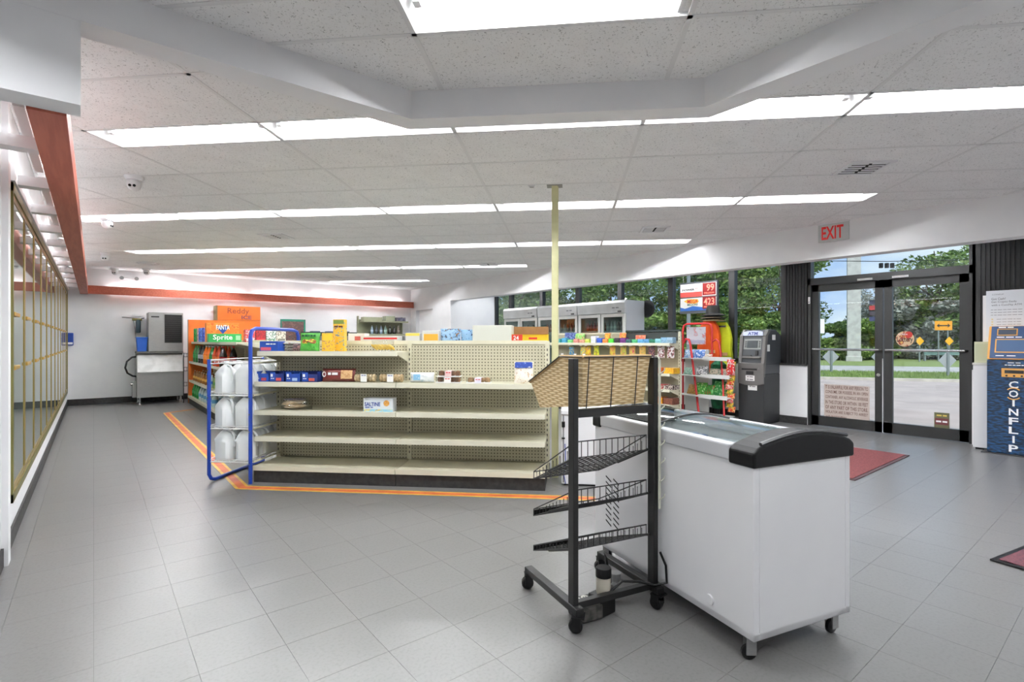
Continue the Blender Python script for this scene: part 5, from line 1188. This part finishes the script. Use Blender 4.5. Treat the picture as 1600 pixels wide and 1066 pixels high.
# ------------------------------------------------------------------ cash machine
am = thing('cash_machine', 'dark grey cash machine standing before the storefront window', 'cash machine', (7.665, 4.02, 0), -90)
AW, AD = .385, .60
grey_d = noisy('atm_grey', (62, 66, 70), (56, 60, 64), 4, .45); grey_m = mat('atm_bezel', (104, 102, 100), .45); grey_b = mat('atm_black', (36, 38, 40), .5)
MB().box(0, AW, 0, AD, .02, .74).build('safe_cabinet', grey_b, am, bevel=.006); MB().box(.006, AW, .05, AD, .0, .02).build('plinth', black_plastic, am)
MB().prism([(.0, .74), (AD, .74), (AD, 1.30), (.40, 1.405), (.17, 1.405), (.075, 1.31), (.02, .92)], 0.0, AW, 'x').build('top_housing', grey_d, am, bevel=.014, seg=3)
bz = MB()
for x0, x1 in ((-.006, .045), (AW-.045, AW+.006)): bz.prism([(-.012, .70), (.03, .70), (.06, .92), (.12, 1.31), (.24, 1.41), (.15, 1.41), (.055, 1.315), (.0, .92)], x0, x1, 'x')
bz.build('side_bezel', grey_m, am, bevel=.008)
MB().prism([(x, z) for x, z in [(-.004, .60), (AW*.25, .575), (AW*.5, .565), (AW*.75, .575), (AW+.004, .60), (AW+.004, .91), (-.004, .91)]], -.016, .01, 'y').build('dispenser_panel', grey_m, am, bevel=.008)
MB().box(.06, .29, -.022, -.014, .80, .825).build('cash_slot', ink_black, am); MB().box(.13, .24, -.024, -.014, .735, .785).build('receipt_slot', ink_black, am)
MB().box(.12, .255, -.020, -.016, .64, .72).build('notice', paper_white, am); MB().box(.15, .285, -.006, 0, .50, .58).build('notice', paper_white, am)
for z in (.70, .66): text('~~', .09, .014, ink_black, am, (.188, -.0205, z))
text('~~', .09, .014, ink_black, am, (.218, -.0065, .555))
tilt = math.atan2(.055, .39)
fp = link('fascia', MB().box(0, 0.001, 0, .001, 0, .001).mesh('fascia'), am)
fp.location = (AW/2, .03, .94); fp.rotation_euler = (-tilt-.02, 0, 0); fp.data.materials.append(grey_b)
MB().box(-.155, .155, -.006, .02, .0, .38).build('fascia_plate', grey_b, am, (AW/2, .03, .94), (-tilt-.02, 0, 0))
MB().box(-.135, .125, -.014, -.004, .17, .33).build('screen_surround', mat('atm_surround', (156, 160, 156), .4), am, (AW/2, .03, .94), (-tilt-.02, 0, 0))
MB().box(-.085, .075, -.018, -.012, .19, .30).build('screen', mat('atm_screen', (58, 64, 66), .2), am, (AW/2, .03, .94), (-tilt-.02, 0, 0))
for s in (-1, 1):
    for k in range(4): MB().box(s*.105-.012, s*.105+.012, -.018, -.012, .20+k*.026, .215+k*.026).build('key', ink_black, am, (AW/2, .03, .94), (-tilt-.02, 0, 0))
MB().box(-.14, .14, -.05, .0, .03, .06).build('keypad_ledge', grey_m, am, (AW/2, .03, .94), (-tilt-.02, 0, 0), bevel=.006)
MB().box(-.12, .0, -.045, -.012, .06, .075).build('keypad', mat('keypad_dk', (30, 30, 32), .4), am, (AW/2, .03, .94), (-tilt-.02, 0, 0))
MB().box(.05, .09, -.03, 0, .08, .15).build('card_reader', black_plastic, am, (AW/2, .03, .94), (-tilt-.02, 0, 0), bevel=.008)
MB().prism([(-.155, .0), (.155, .0), (.145, .062), (.08, .075), (0, .08), (-.08, .075), (-.145, .062)], -.004, .004, 'y').build('topper', mat('atm_topper', (196, 204, 226), .4), am, (AW/2, .052, 1.313), (-.3, 0, 0))
text('ATM', .15, .05, mat('atm_ink', (44, 60, 130), .5), am, (AW/2, .057, 1.348), (-.3, 0, 0), bold=.03)
MB().box(AW+.001, AW+.004, .10, .18, 1.08, 1.18).build('notice', paper_white, am); MB().box(AW+.001, AW+.004, .26, .36, 1.25, 1.33).build('notice', paper_white, am)
MB().box(.0, AW+.002, .012, AD, .885, .89).build('seam', ink_black, am)
MB().lathe([(0, 0), (.009, 0), (.009, .008), (0, .008)], 10, (AW-.06, -.02, .83), 'y').build('lock', chrome, am)
o = MB().tube([(8.24, 3.66, .02), (8.22, 3.60, .04), (8.20, 3.60, .12), (8.17, 3.6, .14)], .007, 6).build('extension_cable', white_enamel, smooth=True)
tag(o, 'white cable coming out behind the cash machine', 'cable')

# ------------------------------------------------------------------ blue crypto cash kiosk
def kiosk_mat():
    m = mat('kiosk_blue', (24, 56, 96), .35)
    t = N(m, 'ShaderNodeTexCoord'); mp_ = N(m, 'ShaderNodeMapping'); mp_.inputs['Rotation'].default_value = (0, .7, 0); mp_.inputs['Scale'].default_value = (20, 1, 70)
    n = N(m, 'ShaderNodeTexNoise', Scale=1, Detail=1); r = N(m, 'ShaderNodeValToRGB'); e = r.color_ramp.elements
    e[0].position = .40; e[0].color = lin((16, 28, 46)); e[1].position = .66; e[1].color = lin((26, 74, 118)); r.color_ramp.interpolation = 'EASE'
    LK(m, t.outputs['Object'], mp_.inputs[0]); LK(m, mp_.outputs[0], n.inputs['Vector']); LK(m, n.outputs['Fac'], r.inputs[0]); LK(m, r.outputs[0], bsdf(m).inputs['Base Color'])
    return m
kb = kiosk_mat()
kk = thing('crypto_kiosk', 'blue patterned crypto cash kiosk standing by the dark column', 'kiosk', (7.70, 1.195, 0), -90)
kor = mat('kiosk_orange', (226, 166, 86), .4); knv = mat('kiosk_navy', (44, 72, 112), .4)
MB().box(0, .56, 0, .40, .012, 1.03).build('cabinet', kb, kk, bevel=.01); MB().box(-.045, .60, -.03, .44, 0, .012).build('floor_plate', mat('plate_dark', (50, 50, 52), .5), kk)
MB().prism([(.0, 1.035), (.36, 1.035), (.36, 1.40), (.14, 1.40)], .0, .56, 'x').build('console', kor, kk, bevel=.008)
ct = math.atan2(.14, .365)
R_ = (-ct, 0, 0)
def con(x0, x1, y0, y1, z0, z1, nm, m): return MB().box(x0, x1, y0, y1, z0, z1).build(nm, m, kk, (0, .0, 1.035), R_)
con(.022, .54, -.006, .01, .012, .385, 'console_face', knv)
con(.07, .235, -.010, -.004, .275, .355, 'bill_slot_frame', kor); con(.08, .225, -.013, -.008, .285, .345, 'bill_slot', mat('slot_blue', (50, 60, 76), .4))
con(.06, .37, -.010, -.004, .075, .235, 'tray_frame', kor); con(.072, .358, -.013, -.008, .087, .223, 'tray', mat('tray_blue', (66, 92, 128), .4))
MB().lathe([(0, 0), (.022, 0), (.022, .006), (0, .006)], 14, (.32, -.018, .155), 'y').build('tray_lock', mat('lock_pale', (170, 180, 190), .4), kk, (0, 0, 1.035), R_)
def ktext(s, w, h, m, x, z): text(s, w, h, m, kk, (x, -math.sin(ct)*0-.008*math.cos(ct)+z*math.sin(ct), 1.035+z*math.cos(ct)+.008*math.sin(ct)), R_, bold=.01)
ktext('~~', .12, .018, ink_white, .14, .372); ktext('~~~', .2, .016, ink_white, .17, .256); ktext('~~', .16, .014, ink_white, .15, .04); ktext('C', .05, .06, ink_white, .34, .31)
MB().tube([(.34+.045*math.cos(math.radians(a)), -.012, .31+.045*math.sin(math.radians(a))) for a in range(40, 141, 20)], .004, 4).build('arc_mark', kor, kk, (0, 0, 1.035), R_)
for k, ch in enumerate('COINFLIP'):
    text(ch, (.018 if ch == 'I' else .075), .075, ink_white, kk, (.215, -.001, .765-k*.098), bold=.02)
for zz, a0, a1 in ((.668, 40, 140), (.668, 220, 320)): MB().tube([(.215+.062*math.cos(math.radians(a)), -.003, zz+.062*math.sin(math.radians(a))) for a in range(a0, a1+1, 20)], .006, 4).build('arc_mark', kor, kk)
MB().box(.12, .32, -.004, 0, .845, .94).build('bill_icon', kor, kk); MB().box(.145, .295, -.006, -.004, .885, .92).build('bill_icon_slot', ink_black, kk)
for x in (.16, .22, .28): MB().lathe([(0, 0), (.010, 0), (.010, .003), (0, .003)], 10, (x, -.006, .86), 'y').build('bill_icon_dot', ink_black, kk)
text('~~', .1, .012, ink_white, kk, (.22, -.001, 1.0)); text('~~~~~', .15, .014, ink_white, kk, (.22, -.001, .975))
t = thing('kiosk_poster', 'white information poster standing behind the blue kiosk', 'poster', (8.02, .98, 1.56), -90)
MB().box(-.27, .30, 0, .006, -.28, .25).build('sheet', mat('poster_white', (220, 224, 230), .5), t)
pgr = mat('poster_ink', (120, 124, 132), .6)
text('COINFLIP', .10, .014, pgr, t, (-.17, 0, .205)); text('Got Cash?', .12, .026, mat('poster_ink2', (90, 92, 100), .6), t, (-.165, 0, .155)); text('Get Crypto Easily', .21, .026, MATS['poster_ink2'], t, (-.12, 0, .118)); text('with a CoinFlip ATM', .25, .026, MATS['poster_ink2'], t, (-.10, 0, .081))
for k in range(3): text('~~~~~~~', .26, .007, pgr, t, (-.10, 0, .03-k*.03))
for k in range(5):
    MB().box(-.225, -.21, -.002, 0, -.085-k*.03, -.07-k*.03).build('bullet', mat('bullet_y', (226, 206, 150), .5), t); text('~~~~~', .2, .006, pgr, t, (-.08, 0, -.078-k*.03))
MB().box(-.30, .30, .006, .012, -.55, .20).build('easel', white_enamel, t)
t = thing('white_cabinet', 'narrow white cabinet between the door and the blue kiosk', 'cabinet', (7.86, 1.34, 0), -90)
MB().box(0, .30, 0, .3, .02, .96).build('body', white_enamel, t, bevel=.008); MB().box(-.004, .304, -.004, .304, .96, .985).build('top', mat('cab_top', (206, 206, 200), .5), t); MB().box(.02, .28, .02, .28, 0, .02).build('foot', black_plastic, t)
MB().box(.02, .28, -.003, 0, .06, .5).build('door', white_enamel, t)
carton('pale green box on top of the narrow white cabinet', 'box', (7.90, 1.27, .986), -90, .13, .2, .24, mat('pale_green', (196, 200, 172), .6), (.1, .9, .1, .9, mat('pale_green2', (186, 192, 162), .6)))
# ------------------------------------------------------------------ outside: pavement, parking, verges, road, trees, signs
ZO = -.10
EB = math.radians(57)        # bearing of the normal of the road
EN = Vector((math.sin(EB), math.cos(EB))); ET = Vector((math.cos(EB), -math.sin(EB)))
def E(n, t_): p = EN*n+ET*t_; return (p.x, p.y)
def ground(name, n0, n1, m, z, thick=.05, t0=-80, t1=80):
    return struct(MB().prism([E(n0, t0), E(n0, t1), E(n1, t1), E(n1, t0)], z-thick, z).build(name, m))
asph = noisy('asphalt_lot', (182, 166, 162), (162, 148, 146), 1.4, .9, .3, .7, 6)
grass_m = noisy('grass_ground', (132, 146, 88), (108, 124, 70), 6, .95, .35, .65, 5)
b = MB().prism([(8.3, -60), (120, -80), (120, 80), (8.3, 80)], ZO-.2, ZO-.1); struct(b.build('ground', noisy('earth', (90, 96, 60), (76, 84, 50), 1, .95)))
struct(MB().prism([(8.31, -12), (9.55, -12), (9.55, 24), (8.31, 24)], ZO-.1, -.03).build('sidewalk', noisy('concrete_walk', (198, 190, 180), (182, 174, 164), 3, .9)))
NW = 21.0
b = MB().prism([(9.55, -14), (9.55, 26), (46, 30), (46, -14)], ZO-.1, ZO-.02); struct(b.build('parking_lot', asph))
ground('verge_near', NW, 25.8, grass_m, ZO+.02, .2); ground('road', 25.8, 32.2, noisy('asphalt_road', (176, 172, 172), (160, 156, 158), 1, .9), ZO+.01, .2); ground('verge_far', 32.2, 66, grass_m, ZO+.02, .2)
ground('curb_near', NW-.18, NW, noisy('kerb_concrete', (196, 188, 178), (180, 172, 164), 3, .9), ZO+.07, .2)
# grass blades
def grass(name, n0, n1, t0, t1, count, lab):
    rnd = random.Random(5); vs = []; fs = []
    for _ in range(count):
        x, y = E(rnd.uniform(n0, n1), rnd.uniform(t0, t1)); a = rnd.uniform(0, PI); h = rnd.uniform(.05, .13); w = .012; dx, dy = math.cos(a)*w, math.sin(a)*w; k = len(vs)
        vs += [(x-dx, y-dy, ZO+.01), (x+dx, y+dy, ZO+.01), (x+rnd.uniform(-.04, .04), y+rnd.uniform(-.04, .04), ZO+.02+h)]; fs.append((k, k+1, k+2))
    m = MB().add(vs, fs); o = m.build(name, noisy('grass_blade', (144, 164, 96), (112, 134, 72), 3, .8)); o['kind'] = 'stuff'; o['label'] = lab; o['category'] = 'grass'
grass('grass', NW+.05, 25.7, -2, 20, 34000, 'short green grass on the strip beside the parking lot')
# foliage
def leaf_cloud(seed, n, blobs, size, flat=.9):
    rnd = random.Random(seed); vs = []; fs = []
    for _ in range(n):
        c, r = rnd.choice(blobs)
        while True:
            p = Vector((rnd.uniform(-1, 1), rnd.uniform(-1, 1), rnd.uniform(-1, 1)))
            if .25 < p.length < 1: break
        p = Vector(c)+Vector((p.x*r[0], p.y*r[1], p.z*r[2]))
        a = Vector((rnd.gauss(0, 1), rnd.gauss(0, 1), rnd.gauss(0, .6))).normalized(); q = a.cross(Vector((rnd.gauss(0, 1), rnd.gauss(0, 1), rnd.gauss(0, 1)))).normalized()
        s = size*rnd.uniform(.6, 1.4); k = len(vs)
        vs += [p-a*s, p+q*s*.42, p+a*s, p-q*s*.42]; fs.append((k, k+1, k+2, k+3))
    me = bpy.data.meshes.new('crown'); me.from_pydata([tuple(v) for v in vs], [], fs); me.update(); return me
def leaf_mat(name, c1, c2, c3):
    m = mat(name, c1, .6)
    g = N(m, 'ShaderNodeNewGeometry'); r = N(m, 'ShaderNodeValToRGB'); e = r.color_ramp.elements
    e[0].color = lin(c1); e[0].position = 0; e[1].color = lin(c3); e[1].position = 1; x = e.new(.5); x.color = lin(c2)
    LK(m, g.outputs['Random Per Island'], r.inputs[0]); LK(m, r.outputs[0], bsdf(m).inputs['Base Color'])
    tr = N(m, 'ShaderNodeBsdfTranslucent'); mx = N(m, 'ShaderNodeMixShader'); mx.inputs[0].default_value = .28
    o = [n for n in m.node_tree.nodes if n.type == 'OUTPUT_MATERIAL'][0]
    LK(m, r.outputs[0], tr.inputs[0]); LK(m, bsdf(m).outputs[0], mx.inputs[1]); LK(m, tr.outputs[0], mx.inputs[2]); LK(m, mx.outputs[0], o.inputs[0])
    return m
lm_g = leaf_mat('leaf_green', (70, 100, 40), (122, 150, 72), (176, 196, 112)); lm_d = leaf_mat('leaf_deep', (52, 80, 36), (92, 122, 58), (146, 168, 92)); lm_s = leaf_mat('leaf_silver', (110, 112, 104), (178, 180, 174), (140, 146, 132))
bark = noisy('bark', (96, 84, 70), (70, 62, 54), 8, .9)
def tree_blobs(seed, h, w, n=9):
    rnd = random.Random(seed); return [((rnd.uniform(-w, w)*.7, rnd.uniform(-w, w)*.7, h*rnd.uniform(.35, .95)), (w*rnd.uniform(.3, .5), w*rnd.uniform(.3, .5), h*rnd.uniform(.08, .15))) for _ in range(n)]
crowns = [leaf_cloud(s, 6200, tree_blobs(s, 8.5, 3.2, 12), .155) for s in (1, 2, 3)]
bushm = [leaf_cloud(s+10, 9000, tree_blobs(s+40, 4.0, 2.6, 11)+[((0, 0, .9), (2.6, 2.4, .9))]*3, .15) for s in (1, 2)]
def trunk(parent, h, seed):
    rnd = random.Random(seed); b = MB()
    b.tube([(0, 0, -.2), (rnd.uniform(-.2, .2), 0, h*.3), (rnd.uniform(-.4, .4), rnd.uniform(-.3, .3), h*.6), (rnd.uniform(-.6, .6), 0, h*.9)], [.18, .14, .09, .03], 7)
    for k in range(4):
        a = rnd.uniform(0, 2*PI); z = h*rnd.uniform(.35, .6); b.tube([(0, 0, z), (math.cos(a)*.9, math.sin(a)*.9, z+.8), (math.cos(a)*1.8, math.sin(a)*1.8, z+2.0)], [.08, .05, .015], 6)
    b.build('trunk', bark, parent, smooth=True)
def plant(kind, mesh, m, px, w, s, seed, lab, grp):
    w += 3.6; s *= 1.1*random.Random(seed*3+1).uniform(.72, 1.04) if kind == 'tree' else 1.0
    p = at(px, w, ZO); t = thing(kind, lab, 'tree' if kind != 'shrub' else 'shrub', p, seed*47 % 360, grp); t.scale = (s, s, s*random.Random(seed).uniform(.9, 1.1))
    me = mesh.copy() if mesh.materials and mesh.materials[0] != m else mesh
    me.materials.clear(); me.materials.append(m); link('crown', me, t)
    if kind != 'shrub': trunk(t, 8.5, seed)
    else:
        MB().tube([(0, 0, -.1), (.1, 0, 1.2), (.05, .1, 2.2)], [.07, .05, .02], 6).tube([(0, 0, .3), (.5, .3, 1.6)], [.05, .015], 6).build('stem', bark, t)
cg_m = {}
def crown_of(i, m):
    if (i, m.name) not in cg_m: c = crowns[i].copy(); c.materials.clear(); c.materials.append(m); cg_m[(i, m.name)] = c
    return cg_m[(i, m.name)]
def bush_of(i, m):
    if ('b', i, m.name) not in cg_m: c = bushm[i].copy(); c.materials.clear(); c.materials.append(m); cg_m[('b', i, m.name)] = c
    return cg_m[('b', i, m.name)]
trees = [(800, 34), (850, 38), (905, 35), (955, 40), (1010, 36), (1062, 40), (1110, 37), (1165, 38), (1215, 35), (1262, 46), (1375, 37), (1420, 40), (1462, 36), (1505, 39), (1548, 36), (1600, 38), (1660, 37), (1720, 38), (745, 38)]
for i, (px, w) in enumerate(trees):
    silver = i in (10, 11)
    m = lm_s if silver else (lm_g if i % 2 else lm_d)
    plant('tree', crown_of(i % 3, m), m, px, w, .62 if i == 9 else (.8 if silver else [1.05, .95, 1.1][i % 3]), i, 'silvery grey leaved tree seen through the second glass door, %s of two' % ORD[i-10] if silver else '%s leafy green tree of the belt beyond the road, counted from the coolers' % ORD[min(i if i < 10 else i-2, 13)] if i < 14 else '%s leafy tree of the belt seen to the right of the doors' % ORD[i-14], 'trees beyond the road')
shrubs = [(760+k*46, 32.5+(k % 3)*.9) for k in range(22)]
for k, (px, w) in enumerate(shrubs):
    sl = 14 <= k <= 15
    m = lm_s if sl else (lm_d if k % 3 else lm_g)
    plant('shrub', bush_of(k % 2, m), m, px, w+(1.6 if sl else 0), 1.12 if sl else ([.95, 1.1, .85][k % 3] if k < 9 or k > 15 else .78), 60+k, '%s shrub of the hedge across the road, counted along the hedge' % ((ORD+['fifteenth', 'sixteenth', 'seventeenth', 'eighteenth', 'nineteenth', 'twentieth', 'twenty-first', 'twenty-second'])[k]), 'hedge across the road')
# concrete utility pole
p = at(1334, 34.0, ZO); t = thing('utility_pole', 'tall square concrete utility pole across the road', 'utility pole', p, 20)
MB().prism([(-.38, -.38), (.38, -.38), (.38, .38), (-.38, .38)], 0, 12).build('shaft', noisy('pole_concrete', (196, 192, 190), (180, 176, 174), 3, .9), t, bevel=.04); MB().box(-.44, .44, -.44, .44, 0, .35).build('footing', MATS['pole_concrete'], t, bevel=.03)
# road signs
alu_s = mat('sign_back_alu', (176, 176, 180), .5, .3); amber = mat('amber_sign', (244, 176, 30), .5, emit=.0); galv = mat('galvanised', (140, 146, 148), .5, .4)
def diamond(lab, px, w, zc, half, m, front=True, post_top=None):
    p = at(px, w, ZO); t = thing('diamond_sign', lab, 'road sign', p, -math.degrees(YAW))
    MB().prism([(0, zc-half), (half, zc), (0, zc+half), (-half, zc)], -.012, 0.0, 'y').build('plate', m, t)
    yy = (.0, .05) if front else (-.06, -.013)
    MB().box(-.04, .04, yy[0], yy[1], -.1, post_top or zc+half*.9).build('post', galv, t)
diamond('grey back of a diamond road sign seen through the first door', 1298, 21.5, .68, .34, alu_s, False)
diamond('grey back of a diamond road sign half hidden by the door stile', 1374, 21.5, .68, .34, alu_s, False)
diamond('grey back of a diamond road sign seen through the second door', 1480, 19.1, .62, .33, alu_s, False)
diamond('amber diamond marker nearest the lottery decal', 1437, 33.0, 1.33, .28, amber)
diamond('amber diamond marker below the double arrow sign', 1483, 33.0, 1.33, .28, amber)
p = at(1474, 33.4, ZO); t = thing('arrow_sign', 'amber road sign with black double headed arrow', 'road sign', p, -math.degrees(YAW))
MB().box(-.56, .56, -.012, 0, 2.03, 2.62).build('plate', mat('arrow_amber', (240, 160, 34), .5), t)
MB().prism([(-.44, 2.325), (-.26, 2.46), (-.29, 2.36), (.29, 2.36), (.26, 2.46), (.44, 2.325), (.26, 2.19), (.29, 2.29), (-.29, 2.29), (-.26, 2.19)], -.018, -.012, 'y').build('arrow', ink_black, t)
for x in (-.3, .3): MB().box(x-.04, x+.04, 0, .05, -.1, 2.6).build('post', galv, t)
p = at(1288, 15.0, ZO); t = thing('parking_post', 'slim white post with a small plate at the edge of the first door', 'post', at(1279.5, 14.5, ZO), -math.degrees(YAW))
MB().box(-.03, .03, -.02, .02, -.1, 2.3).build('post', white_enamel, t); MB().box(-.02, .14, -.03, -.02, 1.55, 1.95).build('plate', paper_white, t)
# guardrail
t = thing('guardrail', 'grey green steel guardrail beyond the road', 'guardrail', at(1490, 34.0, ZO), -math.degrees(YAW)-2)
MB().prism([(-.04, .42), (.0, .46), (-.03, .52), (.0, .58), (-.04, .62), (-.06, .62), (-.02, .58), (-.05, .52), (-.02, .46), (-.06, .42)], -1.9, 1.9, 'x').build('beam', mat('rail_green', (120, 150, 146), .5, .3), t)
for k in range(4): MB().box(-1.8+k*1.2-.05, -1.8+k*1.2+.05, 0, .1, -.1, .6).build('post', galv, t)
# signal heads and wires
t = thing('signal_cable', 'black overhead cable carrying small signal heads above the road', 'cable', at(1385, 29, 0), -math.degrees(YAW))
P = [(-14+k*2.0, 0, 5.75-.02*(14-abs(k*2-14))+(k*.03 if k < 7 else .2)) for k in range(15)]
MB().tube(P, .02, 5).tube([(x, 1, z-.9) for x, y, z in P], .012, 4).build('wire', ink_black, t)
for x in (-.3, .02, .32): MB().box(x-.08, x+.08, -.08, .08, 5.30, 5.58).build('signal_head', black_plastic, t, bevel=.02)
b = MB()
for q in (1.0, 2.4):
    pass
# thin street pole outside, left of the door
t = thing('street_post', 'thin grey street post seen through the window near the lottery sign', 'post', at(1076, 22, ZO), 0)
MB().lathe([(0, 0), (.09, 0), (.07, 6), (0, 6)], 10).build('shaft', galv, t); MB().box(-.12, .12, -.12, .12, 0, .1).build('base_plate', galv, t)
